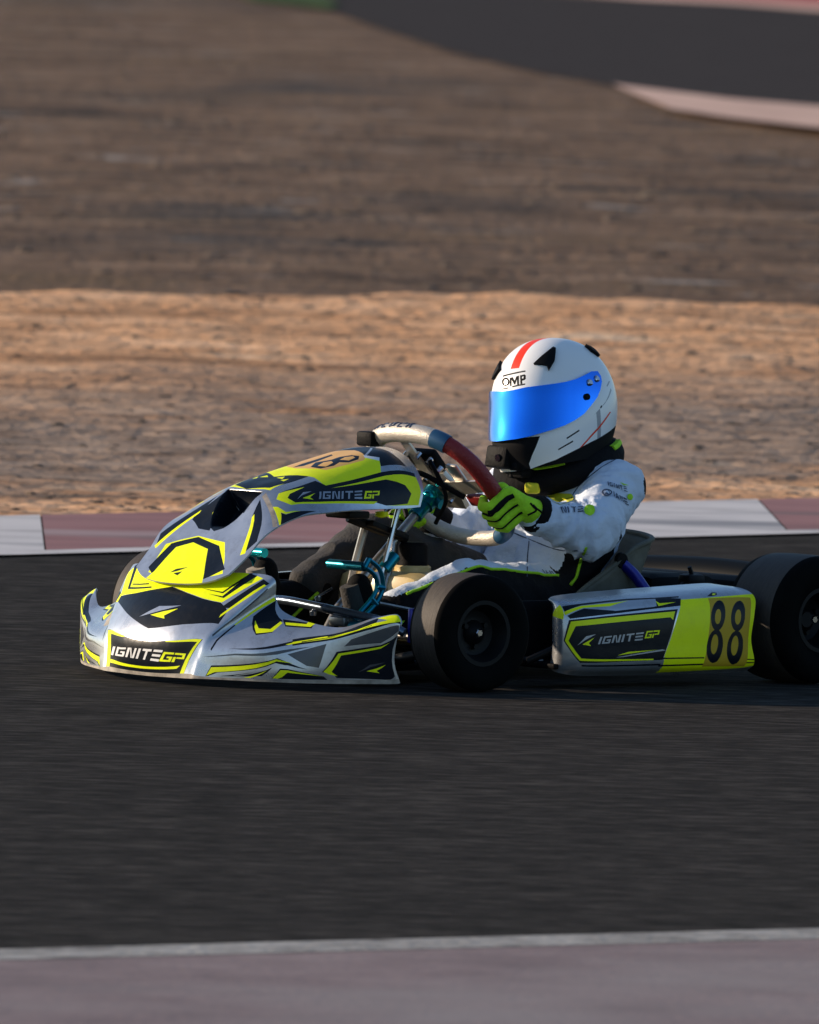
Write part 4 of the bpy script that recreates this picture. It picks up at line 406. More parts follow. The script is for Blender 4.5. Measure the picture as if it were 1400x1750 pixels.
# ================================================================== the setting
def ground_mat(name, stops, scale, fine, bump=.6, bdist=.03, rough=.9, patches=None, aniso=(1, 1, 1), detail=8, macro=.35, strip=None, spec=.12):
    """stops: colour ramp over noise; patches: (colour, scale, threshold)"""
    m = bpy.data.materials.new(name); m.use_nodes = True
    nt = m.node_tree; N, L = nt.nodes, nt.links; b = N['Principled BSDF']
    b.inputs['Roughness'].default_value = rough; b.inputs['Specular IOR Level'].default_value = spec
    tc = N.new('ShaderNodeTexCoord'); mp = N.new('ShaderNodeMapping'); mp.inputs['Scale'].default_value = aniso
    L.new(tc.outputs['Object'], mp.inputs['Vector'])
    n1 = N.new('ShaderNodeTexNoise'); n1.inputs['Scale'].default_value = scale; n1.inputs['Detail'].default_value = detail; n1.inputs['Roughness'].default_value = .68
    L.new(mp.outputs['Vector'], n1.inputs['Vector'])
    n0 = N.new('ShaderNodeTexNoise'); n0.inputs['Scale'].default_value = scale * .22; n0.inputs['Detail'].default_value = 3
    L.new(mp.outputs['Vector'], n0.inputs['Vector'])
    mx0 = N.new('ShaderNodeMath'); mx0.operation = 'MULTIPLY_ADD'; mx0.inputs[1].default_value = macro; mx0.inputs[2].default_value = -macro / 2
    L.new(n0.outputs['Fac'], mx0.inputs[0])
    ad = N.new('ShaderNodeMath'); ad.operation = 'ADD'; L.new(n1.outputs['Fac'], ad.inputs[0]); L.new(mx0.outputs['Value'], ad.inputs[1])
    rp = N.new('ShaderNodeValToRGB'); cr = rp.color_ramp
    while len(cr.elements) < len(stops): cr.elements.new(.5)
    for e, (p, c) in zip(cr.elements, stops): e.position = p; e.color = (*c, 1)
    L.new(ad.outputs['Value'], rp.inputs['Fac']); col = rp.outputs['Color']
    for k, (c, sc, th, wd) in enumerate(patches or []):
        np_ = N.new('ShaderNodeTexNoise'); np_.inputs['Scale'].default_value = sc; np_.inputs['Detail'].default_value = 5; np_.noise_dimensions = '4D'; np_.inputs['W'].default_value = 3.7 * (k + 1)
        L.new(mp.outputs['Vector'], np_.inputs['Vector'])
        mr = N.new('ShaderNodeMapRange'); mr.inputs['From Min'].default_value = th; mr.inputs['From Max'].default_value = th + wd
        L.new(np_.outputs['Fac'], mr.inputs['Value'])
        mx = N.new('ShaderNodeMix'); mx.data_type = 'RGBA'; L.new(mr.outputs['Result'], mx.inputs['Factor'])
        L.new(col, mx.inputs['A']); mx.inputs['B'].default_value = (*c, 1); col = mx.outputs['Result']
    if strip:                                        # a band of grey grit lying alongside the kerb
        (sx, sy, s0), lo, hi, c_a, c_b = strip
        dt = N.new('ShaderNodeVectorMath'); dt.operation = 'DOT_PRODUCT'; dt.inputs[1].default_value = (sx, sy, 0)
        L.new(tc.outputs['Object'], dt.inputs[0])
        ns = N.new('ShaderNodeTexNoise'); ns.inputs['Scale'].default_value = 1.4; ns.inputs['Detail'].default_value = 6; ns.inputs['Roughness'].default_value = .7; L.new(mp.outputs['Vector'], ns.inputs['Vector'])
        wob = N.new('ShaderNodeMath'); wob.operation = 'MULTIPLY_ADD'; wob.inputs[1].default_value = 6.0; L.new(ns.outputs['Fac'], wob.inputs[0]); L.new(dt.outputs['Value'], wob.inputs[2])
        r1 = N.new('ShaderNodeMapRange'); r1.inputs['From Min'].default_value = s0 + lo + 3 - .5; r1.inputs['From Max'].default_value = s0 + lo + 3 + .7; L.new(wob.outputs['Value'], r1.inputs['Value'])
        r2 = N.new('ShaderNodeMapRange'); r2.inputs['From Min'].default_value = s0 + hi + 3 + 2.0; r2.inputs['From Max'].default_value = s0 + hi + 3 - 2.0; L.new(wob.outputs['Value'], r2.inputs['Value'])
        mu = N.new('ShaderNodeMath'); mu.operation = 'MULTIPLY'; L.new(r1.outputs['Result'], mu.inputs[0]); L.new(r2.outputs['Result'], mu.inputs[1])
        ng = N.new('ShaderNodeTexNoise'); ng.inputs['Scale'].default_value = 5.5; ng.inputs['Detail'].default_value = 7; ng.inputs['Roughness'].default_value = .7; L.new(mp.outputs['Vector'], ng.inputs['Vector'])
        rg = N.new('ShaderNodeValToRGB'); rg.color_ramp.elements[0].position = .36; rg.color_ramp.elements[1].position = .64
        rg.color_ramp.elements[0].color = (*c_a, 1); rg.color_ramp.elements[1].color = (*c_b, 1); L.new(ng.outputs['Fac'], rg.inputs['Fac'])
        m2 = N.new('ShaderNodeMath'); m2.operation = 'MULTIPLY'; m2.inputs[1].default_value = .85; L.new(mu.outputs['Value'], m2.inputs[0])
        mx = N.new('ShaderNodeMix'); mx.data_type = 'RGBA'; L.new(m2.outputs['Value'], mx.inputs['Factor']); L.new(col, mx.inputs['A']); L.new(rg.outputs['Color'], mx.inputs['B']); col = mx.outputs['Result']
    L.new(col, b.inputs['Base Color'])
    n2 = N.new('ShaderNodeTexNoise'); n2.inputs['Scale'].default_value = fine; n2.inputs['Detail'].default_value = 6
    L.new(mp.outputs['Vector'], n2.inputs['Vector'])
    bp = N.new('ShaderNodeBump'); bp.inputs['Strength'].default_value = bump; bp.inputs['Distance'].default_value = bdist
    L.new(n2.outputs['Fac'], bp.inputs['Height']); L.new(bp.outputs['Normal'], b.inputs['Normal'])
    MATS[name] = m
    return m
ground_mat('field_gravel', [(.36, (0.066, 0.041, 0.026)), (.46, (0.146, 0.091, 0.057)), (.57, (0.187, 0.118, 0.075)), (.68, (0.278, 0.188, 0.125))], 5.5, 18, bump=.9, bdist=.07, aniso=(.8, 1, 1), macro=.6,
           patches=[((.036, .031, .028), 1.3, .59, .06), ((.155, .098, .056), .8, .55, .12), ((.28, .245, .215), 2.3, .63, .06), ((.06, .05, .044), .5, .56, .14)])
ground_mat('sand', [(.30, (0.244, 0.129, 0.067)), (.44, (0.546, 0.291, 0.144)), (.58, (0.730, 0.420, 0.229)), (.76, (0.911, 0.583, 0.350))], 6.0, 20, bump=.9, bdist=.07, aniso=(.7, 1, 1), macro=.6,
           patches=[((0.610, 0.265, 0.084), 1.0, .57, .10), ((0.146, 0.103, 0.073), 1.7, .60, .10), ((0.756, 0.540, 0.353), 2.2, .64, .08)],
           strip=((-.939, 1.0, 7.36), .7, 6.2, (.085, .068, .056), (.40, .31, .24)))
ground_mat('asphalt', [(.32, (0.012, 0.0108, 0.0098)), (.50, (0.027, 0.0245, 0.0222)), (.68, (0.066, 0.060, 0.054))], 24, 60, bump=.5, bdist=.01, rough=.95, macro=.25, aniso=(.4, 1, 1), spec=.03,
           patches=[((0.018, 0.016, 0.016), .35, .55, .2)])
ground_mat('far_asphalt', [(.30, (0.035, 0.030, 0.029)), (.70, (0.051, 0.043, 0.042))], 9, 40, bump=.3, bdist=.01, rough=.95, spec=.03)
ground_mat('kerb_white', [(.25, (.30, .28, .27)), (.45, (.55, .53, .52)), (.75, (.66, .63, .61))], 3.0, 40, bump=.3, bdist=.008, rough=.7,
           patches=[((.13, .13, .14), 1.3, .57, .09), ((.26, .26, .27), 2.6, .56, .10)], aniso=(.28, 1, 1))
ground_mat('kerb_red', [(.25, (0.168, 0.089, 0.085)), (.5, (0.284, 0.142, 0.135)), (.75, (0.347, 0.189, 0.175))], 3.0, 40, bump=.3, bdist=.008, rough=.7,
           patches=[((0.126, 0.105, 0.100), 1.6, .58, .12), ((.34, .24, .235), 2.4, .60, .10)], aniso=(.28, 1, 1))
ground_mat('kerb_faded', [(.25, (.15, .115, .115)), (.5, (.21, .16, .158)), (.75, (.27, .215, .21))], 4.0, 45, bump=.3, bdist=.008, rough=.75,
           patches=[((.25, .22, .215), .6, .52, .15)])
ground_mat('edge_line', [(.30, (0.089, 0.081, 0.074)), (.48, (0.266, 0.259, 0.244)), (.70, (0.414, 0.407, 0.385))], 9, 50, bump=.5, bdist=.01)
ground_mat('far_paint_white', [(.3, (0.478, 0.321, 0.260)), (.7, (0.681, 0.474, 0.380))], 3, 30, bump=.2, bdist=.01)
ground_mat('far_paint_red', [(.3, (.34, .10, .09)), (.7, (.46, .15, .13))], 3, 30, bump=.2, bdist=.01)
ground_mat('grass', [(.3, (.030, .055, .018)), (.7, (.07, .11, .03))], 20, 60)
ground_mat('stone', [(.3, (0.055, 0.045, 0.037)), (.55, (0.165, 0.122, 0.089)), (.8, (0.330, 0.255, 0.187))], 7, 60, bump=.4, bdist=.01)

def sheet(name, poly, z, material, parent=None, kind='structure', label=None):
    me = bpy.data.meshes.new(name)
    zz = z if isinstance(z, (list, tuple)) else [z] * len(poly)
    me.from_pydata([(x, y, h) for (x, y), h in zip(poly, zz)], [], [tuple(range(len(poly)))])
    bm = bmesh.new(); bm.from_mesh(me); bmesh.ops.recalc_face_normals(bm, faces=bm.faces[:])
    for f in bm.faces:
        if f.normal.z < 0: f.normal_flip()
    bmesh.ops.triangulate(bm, faces=bm.faces[:]); bm.to_mesh(me); bm.free()
    me.materials.append(M[material]); o = bpy.data.objects.new(name, me); COL.objects.link(o); o.parent = parent
    if kind and parent is None: o['kind'] = kind
    if label: o['label'] = label
    return o
# lines of the track edges in plan
kerb_near = lambda x: 5.50 + 1.005 * x            # far kerb, edge towards the track
kerb_far = lambda x: 7.20 + .939 * x               # far kerb, edge towards the sand
line_top = lambda x: -7.68 + .676 * x              # near edge line, side towards the track
line_bot = lambda x: -7.93 + .676 * x

# ground: one wide sheet, with lumpy relief where it is in view
def relief(x, y):
    return .030 * noise.noise(Vector((x * .16, y * .10, 1.3))) + .026 * noise.noise(Vector((x * .6, y * .6, 4.1))) + .011 * noise.noise(Vector((x * 1.5, y * 2.2, 7.7)))
mb = MB()
xs = [-400, -120, -60] + [-30 + i * .8 for i in range(32)] + [-4.4 + i * .11 for i in range(92)] + [6.4 + i * .8 for i in range(30)] + [60, 120, 400]
ys = [-120, -60, -30, 0, 8] + [14 + i * .28 for i in range(132)] + [51.2 + i * .8 for i in range(40)] + [90, 130, 250, 700]
fade = lambda y: max(0, min(1, (50 - y) / 12))
fx = lambda x: max(0, min(1, (30 - abs(x)) / 6))
vv = [(x, y, (relief(x, y) * fade(y) * fx(x) - .01 - .05 * fade(y) if 13.5 < y < 80 else -.05 if y < 40 else -.01)) for x in xs for y in ys]
ny = len(ys)
mb.add(vv, [(i * ny + j, (i + 1) * ny + j, (i + 1) * ny + j + 1, i * ny + j + 1) for i in range(len(xs) - 1) for j in range(ny - 1)])
g = mb.build('ground', 'field_gravel', angle=180); tag(g, kind='structure', label='grey-brown gravel ground stretching away behind the track')
# sand verge beyond the kerb: a low lumpy bank that ends in a crest
mb = MB(); rows = 96; cols = [-34 + i * .8 for i in range(38)] + [-3.6 + i * .07 for i in range(120)] + [4.8 + i * .8 for i in range(37)]
crest = lambda x: 19.25 + .35 * math.sin(x * 1.15 + .4) + .25 * math.sin(x * 2.7 + 1) + .22 * abs(x) * .5 + .05 * x + .5 * noise.noise(Vector((x * 3.1, 0, 5)))
vv = []
for x in cols:
    y0 = kerb_far(x) - .05; y1 = max(crest(x), y0 + 3)
    for j in range(rows):
        t = j / (rows - 1)
        y = y0 + (y1 - y0) * t
        lum = .028 * noise.noise(Vector((x * .6, y * .33, 9.1))) + .020 * noise.noise(Vector((x * 1.0, y * 1.2, 2.2))) + .009 * noise.noise(Vector((x * 2.6, y * 4.0, 6.2)))
        vv.append((x, y, .004 + .100 * t ** 1.5 + lum * min(1, t * 8)))
    vv.append((x, y1 + .7, -.3))
R1 = rows + 1
mb.add(vv, [(i * R1 + j, (i + 1) * R1 + j, (i + 1) * R1 + j + 1, i * R1 + j + 1) for i in range(len(cols) - 1) for j in range(rows)])
sv = mb.build('sand_verge', 'sand', angle=180); tag(sv, kind='structure', label='sunlit orange sand bank beside the kerb')

# the track
X0, X1 = -45, 45
trk = sheet('track', [(X0, line_top(X0)), (X1, line_top(X1)), (X1, kerb_near(X1)), (X0, kerb_near(X0))], 0, 'asphalt', label='dark asphalt race track under the kart')
# far kerb: painted blocks laid end to end, rising towards the sand
kb = empty('kerb', (0, 6.4, 0)); tag(kb, kind='structure', label='red and white painted kerb along the far side of the track')
for i in range(-26, 27):
    xa, xb = -.675 + .925 * i, -.675 + .925 * (i + 1) - .004
    white = (i % 2 == 1)
    mb = MB(); sh = -.05
    prof = [(0, .001), (.06, .004), (.55, .007), (.97, .009), (1.0, -.02)]
    vv = []
    for x in (xa, xb):
        for t, z in prof:
            xx = x + sh * t
            vv.append((xx, kerb_near(xx) + (kerb_far(xx) - kerb_near(xx)) * t - 6.4, z))
    k = len(prof); mb.add(vv, [(j, j + k, j + k + 1, j + 1) for j in range(k - 1)])
    b = mb.build('kerb_block', 'kerb_white' if white else 'kerb_red', kb, smooth=False)
# white line between the track and the far kerb
sheet('track_edge_line', [(X0, kerb_near(X0) - .16), (X1, kerb_near(X1) - .16), (X1, kerb_near(X1) + .02), (X0, kerb_near(X0) + .02)], .006, 'kerb_white', label='white line painted along the foot of the far kerb')
# near edge: weathered white line, then the faded near kerb
sheet('near_edge_line', [(X0, line_bot(X0)), (X1, line_bot(X1)), (X1, line_top(X1)), (X0, line_top(X0))], .004, 'edge_line', label='worn white edge line on the near side of the track')
kn = empty('near_kerb', (0, -10, 0)); tag(kn, kind='structure', label='faded pinkish kerb at the bottom of the picture')
for i in range(-6, 7):
    xa, xb = -3.1 + 4.9 * i, -3.1 + 4.9 * (i + 1) - .004
    mb = MB(); vv = []
    prof = [(0, .003), (.1, .006), (1.5, .016), (4.0, .02)]
    for x in (xa, xb):
        for t, z in prof: vv.append((x, line_bot(x) - t + 10, z))
    k = len(prof); mb.add(vv, [(j, j + k, j + k + 1, j + 1) for j in range(k - 1)])
    mb.build('kerb_block', 'kerb_faded', kn, smooth=False)
# another leg of the circuit far behind, with its own kerbs
fr = [(-.80, 72.5), (-.59, 69.2), (-.37, 67.9), (-.07, 63.7), (.34, 58.3), (.77, 54.2), (1.17, 51.5), (1.60, 49.6), (2.18, 48.0), (4, 43.5), (8, 37.5), (16, 31), (30, 27), (60, 24),
      (60, 60), (30, 64), (10, 67.4), (4, 69.9), (2.69, 71.0), (2.17, 72.5), (1.58, 73.2), (0, 76), (-6, 96), (-10, 96)]
sheet('far_track', fr, -.002, 'far_asphalt', label='grey asphalt of another leg of the circuit far behind')
sheet('far_kerb_near_side', [(1.19, 51.6), (1.33, 48.9), (1.44, 47.0), (1.7, 45.7), (2.10, 44.3), (2.9, 41.5), (3.6, 42.6), (2.7, 46.4), (2.18, 48.3), (1.75, 49.3)], .004, 'far_paint_white', label='pale painted kerb end at the near edge of the far track')
sheet('far_kerb_far_side', [(1.2, 74.2), (1.58, 73.2), (2.17, 72.5), (2.69, 71.0), (4, 69.9), (10, 67.4), (10, 68.5), (4, 71.2), (2.75, 72.4), (2.2, 73.8), (1.6, 74.6)], .004, 'far_paint_white', label='white line edging the red kerb beyond the far track')
sheet('far_kerb_red', [(1.6, 74.65), (2.2, 73.85), (2.75, 72.45), (4, 71.25), (10, 68.55), (10, 74), (4, 78), (1.6, 80)], .004, 'far_paint_red', label='red painted kerb beyond the far track')
sheet('grass_patch', [(-.84, 69.8), (-.58, 69.0), (-.36, 67.9), (-.30, 69.5), (-.5, 73), (-2, 88), (-3.2, 84), (-1.0, 72)], .006, 'grass', label='small patch of green grass beside the far track')

# loose stones lying on the sand and the gravel
def stone_field(name, n, region, zf, smin, smax, material, label):
    rnd = random.Random(len(name) * 13); V = []; Fc = []
    for _ in range(n):
        x, y = region(rnd); s = smin + (smax - smin) * rnd.random() ** 3
        z = zf(x, y); o = len(V); k = 6; a0 = rnd.random() * 6.28
        fl = rnd.uniform(.22, .5); el = rnd.uniform(1, 2.0)
        ca, sa = math.cos(a0), math.sin(a0)
        for lv, (rr, hh) in enumerate(((1, -.15), (.92, .45), (.5, .95))):
            for q in range(k):
                a = 6.283 * q / k; j = rnd.uniform(.75, 1.2)
                px, py = math.cos(a) * rr * s * el * j, math.sin(a) * rr * s * j
                V.append((x + px * ca - py * sa, y + px * sa + py * ca, z + hh * s * fl * rnd.uniform(.8, 1.1)))
        V.append((x, y, z + s * fl))
        for lv in range(2):
            for q in range(k):
                q2 = (q + 1) % k
                Fc.append((o + lv * k + q, o + lv * k + q2, o + lv * k + k + q2, o + lv * k + k + q))
        for q in range(k): Fc.append((o + 2 * k + q, o + 2 * k + (q + 1) % k, o + 3 * k))
    me = bpy.data.meshes.new(name); me.from_pydata(V, [], Fc); me.materials.append(M[material])
    ob = bpy.data.objects.new(name, me); COL.objects.link(ob); tag(ob, label, kind='stuff')
    return ob
from mathutils.bvhtree import BVHTree
def height_of(o):
    me = o.data; t = BVHTree.FromPolygons([v.co for v in me.vertices], [p.vertices[:] for p in me.polygons])
    def f(x, y):
        h = t.ray_cast(Vector((x, y, 5)), Vector((0, 0, -1)))
        return h[0].z if h[0] else 0
    return f
hv, hg = height_of(sv), height_of(g)
def reg_verge(r):
    x = r.gauss(.3, 2.6); t = r.random(); y0 = kerb_far(x) + .15; return x, y0 + (crest(x) - y0) * t ** 1.3
def reg_field(r):
    while True:
        x = r.gauss(.3, 4.0); y = r.uniform(20.5, 66)
        if y < 47 - 2.6 * max(0, x) + 10 * max(0, -x): return x, y
stone_field('loose_stones', 4200, reg_verge, hv, .003, .017, 'stone', 'small stones scattered over the sand bank')
stone_field('field_stones', 3000, reg_field, hg, .005, .032, 'stone', 'grey stones scattered over the far gravel')
# ================================================================== the kart
YAW = math.radians(180 + 42)                       # local X ahead, local Y to the driver's left
kart = empty('racing_kart', (0, 0, 0), YAW)
tag(kart, 'fluo yellow, silver and black racing kart number 88 driving on the dark track', 'kart')
K = kart
# --- bodywork
printed_shell('nose_fairing', S_nose, (-9, 9), (0, 5), .07, .055, 145, 41,
              LIVERY_NOSE + [('dirty', [(-9, 0), (9, 0), (9, .2), (-9, .2)])], 'silver', K, thick=.005)
printed_shell('front_panel', S_panel, (-4, 4), (0, 7), .045, .085, 97, 141, LIVERY_PANEL, 'silver', K, thick=.004)
printed_shell('side_pod', S_pod, (0, 8), (0, 6), .075, .05, 65, 49, LIVERY_POD, 'silver', K, thick=.005, rim='black_plastic')
mir_net = [[(p[0], -p[1], p[2]) for p in r] for r in NET_POD]
printed_shell('side_pod', lambda u, v: cr_eval(mir_net, np.asarray(u, float), np.asarray(v, float)), (0, 8), (0, 6), .075, .05, 49, 31,
              [(m_, p) for m_, p in LIVERY_POD if m_ in ('fluo', 'navy', 'plate2')], 'silver', K, thick=-.005, rim='black_plastic')
# closing wall and floor of the near pods, so that they are bodies and not masks
for s in (1, -1):
    MB().box((-.5, s * .45, .05), (.52, .14, .012), bevel=.004).box((-.5, s * .40, .12), (.50, .012, .13), bevel=.004).build('pod_bracket', 'black_plastic', K)

# --- wheels
def wheel(name, R_t, width, c, steer=0, rim_r=.066, out=1):
    w = empty(name, c, 0, K); w.rotation_euler = (0, 0, steer)
    h = width / 2
    prof = [(rim_r, -h * .80), (rim_r + .008, -h * .92), (R_t * .74, -h * 1.02), (R_t * .90, -h * .98), (R_t * .965, -h * .88), (R_t * .99, -h * .70), (R_t, -h * .35), (R_t, h * .35), (R_t * .99, h * .70),
            (R_t * .965, h * .88), (R_t * .90, h * .98), (R_t * .74, h * 1.02), (rim_r + .008, h * .92), (rim_r, h * .80)]
    mis = [0, 0, 0, 0, 0, 1, 1, 1, 0, 0, 0, 0, 0]
    MB().lathe(prof, 72, mis=mis).build('tyre', ['tyre_wall', 'tread'], w, angle=60)
    rp = [(rim_r + .003, -h * .86), (rim_r + .003, -h * .80), (rim_r - .006, -h * .72), (rim_r - .014, 0), (rim_r - .006, h * .72), (rim_r + .003, h * .80), (rim_r + .005, h * .90), (rim_r - .004, h * .90), (rim_r - .010, h * .70), (rim_r - .018, h * .30),
          (.034, h * .22), (.026, h * .24)]
    rm = MB().lathe(rp, 48)
    for k in range(3):
        a = 2 * math.pi * k / 3 + .5
        rm.tube([(.030 * math.cos(a), out * h * .2, .030 * math.sin(a)), (.030 * math.cos(a), out * h * .42, .030 * math.sin(a))], .006, 6)
    r_ob = rm.build('rim', 'black_metal', w)
    hb = MB().lathe([(.0, h * .55), (.010, h * .55), (.013, h * .50), (.026, h * .32), (.028, h * .20), (.028, -h * .3), (0, -h * .3)], 24)
    hb.build('hub', 'black_metal', w)
    MB().lathe([(0, h * .66), (.007, h * .66), (.009, h * .62), (.009, h * .54)], 6).build('hub_nut', 'chrome', w, angle=20)
    if out < 0:
        w.rotation_euler = (0, 0, steer + math.pi)
    return w
wheel('front_wheel', .127, .114, (-.018, .492, .127), math.radians(-5), rim_r=.066)
wheel('front_wheel', .127, .114, (-.014, -.478, .127), math.radians(-5), rim_r=.066, out=-1)
wheel('rear_wheel', .140, .185, (-.966, .503, .140), 0, rim_r=.066)
wheel('rear_wheel', .140, .185, (-.966, -.503, .140), 0, rim_r=.066, out=-1)

# --- chassis
fr_ = MB()
for s in (1, -1):
    fr_.tube(spline([(.12, s * .30, .05), (-.05, s * .27, .048), (-.25, s * .20, .046), (-.55, s * .22, .046), (-.80, s * .30, .06), (-1.08, s * .32, .085)], 5), .015, 10)
    fr_.tube([(.0, s * .26, .05), (.02, s * .40, .075)], .014, 10)
fr_.tube([(.10, -.31, .05), (.10, .31, .05)], .014, 10).tube([(-.28, -.21, .046), (-.28, .21, .046)], .014, 10).tube([(-1.05, -.33, .085), (-1.05, .33, .085)], .014, 10).tube([(-.62, -.24, .046), (-.62, .24, .046)], .014, 10)
fr_.build('chassis_frame', 'black_metal', K)
MB().prism([(.13, -.26), (.13, .26), (-.05, .27), (-.30, .20), (-.30, -.20), (-.05, -.27)], (0, 0, .032), (1, 0, 0), (0, 1, 0), .004).build('floor_tray', 'black_plastic', K, smooth=False)
MB().tube(spline([(.05, -.37, .13), (.095, -.31, .150), (.098, -.16, .160), (.096, 0, .170), (.095, .12, .163), (.088, .26, .150), (.082, .325, .142), (.06, .37, .12)], 6), .010, 12).build('front_bumper_bar', 'tube_steel', K)
MB().tube(spline([(.10, -.22, .06), (.20, -.20, .07), (.30, -.10, .075), (.30, .10, .075), (.20, .20, .07), (.10, .22, .06)], 6), .010, 10).build('nose_support_bar', 'dull_steel', K)
MB().tube([(-.945, -.56, .14), (-.945, .56, .14)], .017, 16).build('rear_axle', 'black_metal', K)
MB().lathe([(.0, -.004), (.078, -.004), (.078, .004), (.0, .004)], 40, c=(-.945, .21, .14)).build('brake_disc', 'black_metal', K)
MB().box((-.925, .21, .205), (.05, .04, .03), bevel=.008).tube([(-.925, .21, .22), (-.918, .21, .236)], .005, 8).build('brake_caliper', 'black_metal', K)
bp_ = MB().tube(spline([(-1.06, -.62, .165), (-1.14, -.56, .168), (-1.17, -.40, .175), (-1.19, 0, .190), (-1.17, .40, .175), (-1.14, .56, .168), (-1.06, .62, .165)], 8), .050, 16)
bp_.build('rear_bumper', 'bumper_plastic', K)
for s in (-1, 1): MB().tube([(-1.06, s * .25, .09), (-1.15, s * .25, .16)], .012, 8).build('bumper_bracket', 'black_metal', K)
for s in (1, -1):
    sp = MB()
    sp.box((.045, s * .380, .135), (.018, .016, .075), bevel=.004).box((.02, s * .385, .168), (.05, .020, .012), bevel=.004).box((.02, s * .385, .098), (.05, .020, .012), bevel=.004)
    sp.tube([(0, s * .385, .13), (0, s * .44, .13)], .012, 10)
    sp.build('spindle', 'deep_blue', K)
    MB().tube([(-.02, s * .37, .105), (-.10, s * .05, .10)], .006, 8).build('tie_rod', 'dull_steel', K)
    MB().lathe([(0, .0), (.007, .0), (.008, .006), (.0, .014)], 12, c=(.05, s * .405, .055), axis='Z').build('bolt_head', 'chrome', K)
MB().lathe([(0, -.004), (.006, -.004), (.007, .004), (0, .008)], 12, c=(.105, .14, .180), axis='Z').tube([(.105, .14, .186), (.088, .165, .204)], .003, 6).build('bolt_head', 'chrome', K)
MB().lathe([(0, -.005), (.007, -.005), (.008, .004), (0, .009)], 12, c=(.10, .12, .148), axis='Z').build('bolt_head', 'chrome', K)
MB().box((.09, .20, .135), (.03, .05, .02), bevel=.004).tube([(.085, .21, .12), (.085, .24, .15)], .007, 8).build('bumper_clamp', 'dull_steel', K)
MB().tube([(.09, .235, .125), (.09, .275, .128)], .013, 12).build('bumper_bush', 'teal', K)
MB().tube([(-.12, .30, .062), (-.24, .36, .052), (-.30, .42, .052)], .008, 8).build('side_bar', 'dull_steel', K)
MB().tube([(-.20, .30, .05), (-.22, .46, .06), (-.30, .50, .10), (-.70, .50, .10), (-.78, .46, .06), (-.80, .30, .06)], .009, 10).build('side_bar', 'black_metal', K)
MB().tube([(-.20, -.30, .05), (-.22, -.46, .06), (-.30, -.50, .10), (-.70, -.50, .10), (-.78, -.46, .06), (-.80, -.30, .06)], .009, 10).build('side_bar', 'black_metal', K)

# --- pedals
def pedal(l0, l1, f, z, sgn, bar_mat):
    p = empty('pedal', (0, 0, 0), 0, K)
    MB().tube([(f, l0, z), (f + .001, l1, z)], .0105, 14).build('foot_bar', bar_mat, p)
    la = l1 + .006 if sgn > 0 else l0 - .006
    A = [(f, z + .008), (f - .030, z - .012), (f - .040, z - .045), (f - .022, z - .075), (f + .012, z - .105), (f + .030, z - .135)]
    arm = MB()
    for da in (-.010, .010):
        pts = []
        for i, (x, h) in enumerate(A):
            t = i / (len(A) - 1); wd = (1 - t * .35)
            x2, h2 = (A[min(i + 1, len(A) - 1)][0] - A[max(i - 1, 0)][0]), (A[min(i + 1, len(A) - 1)][1] - A[max(i - 1, 0)][1])
            q = math.hypot(x2, h2); pts.append((x - h2 / q * da * wd, la, h + x2 / q * da * wd))
        arm.tube(spline(pts, 5), .0052, 8)
    for i in (0, 2, 3, 5):
        x, h = A[i]; x2, h2 = A[min(i + 1, 5)][0] - A[max(i - 1, 0)][0], A[min(i + 1, 5)][1] - A[max(i - 1, 0)][1]; q = math.hypot(x2, h2)
        arm.tube([(x - h2 / q * .011, la, h + x2 / q * .011), (x + h2 / q * .011, la, h - x2 / q * .011)], .0065, 8)
    arm.build('pedal_arm', 'teal', p)
    MB().tube([(A[-1][0], la - .03, A[-1][1]), (A[-1][0], la + .03, A[-1][1])], .008, 10).build('pivot', 'dull_steel', p)
    return p
pedal(.05, .165, -.006, .249, 1, 'teal')
pedal(-.200, -.140, .012, .262, -1, 'teal_light')
MB().tube([(-.045, .17, .17), (-.16, .18, .15), (-.26, .19, .12)], .004, 6).build('brake_rod', 'dull_steel', K)

# --- fuel tank, steering column and its supports
tk = MB().box((-.265, 0, .150), (.17, .26, .155), bevel=.03)
tk.lathe([(.040, .215), (.040, .236), (.036, .240)], 24, c=(-.275, .02, 0), axis='Z')
tko = tk.build('fuel_tank', 'tank', K)
MB().lathe([(0, .290), (.026, .290), (.032, .284), (.032, .236), (0, .236)], 24, c=(-.275, .02, 0), axis='Z').build('tank_cap', 'black_plastic', K)
MB().tube([(-.355, 0, .398), (-.198, 0, .258), (-.08, 0, .150), (-.02, 0, .06)], .0105, 12).build('steering_column', 'dull_steel', K)
MB().tube([(-.352, 0, .396), (-.322, 0, .368)], [.024, .022], 16).tube([(-.345, 0, .388), (-.345, .034, .372)], .013, 12).tube([(-.322, 0, .368), (-.296, 0, .345)], .017, 14).build('column_clamp', 'teal', K)
MB().lathe([(0, .402), (.014, .402), (.019, .394), (.019, .386), (0, .384)], 16, c=(-.336, .006, 0), axis='Z').build('clamp_cap', 'teal_light', K)
br = MB().tube([(-.12, -.02, .345), (-.18, 0, .322), (-.262, .01, .298)], .012, 8).box((-.20, .0, .318), (.10, .05, .014), Matrix.Rotation(math.radians(-18), 3, 'Y').to_3x3(), bevel=.003)
br.box((-.10, .0, .352), (.06, .08, .016), bevel=.004)
br.build('panel_bracket', 'black_metal', K)
MB().tube([(-.185, .03, .355), (-.225, .035, .395), (-.17, .03, .20)], .006, 8).build('panel_stay', 'chrome', K)
MB().tube([(-.19, -.04, .33), (-.17, -.05, .24), (-.15, -.05, .16)], .009, 8).tube([(-.215, .02, .29), (-.20, .03, .24), (-.16, .04, .15)], .008, 8).build('panel_stay', 'dull_steel', K)
MB().tube([(-.212, .03, .262), (-.182, .03, .232)], .015, 12).build('column_bush', 'teal', K)
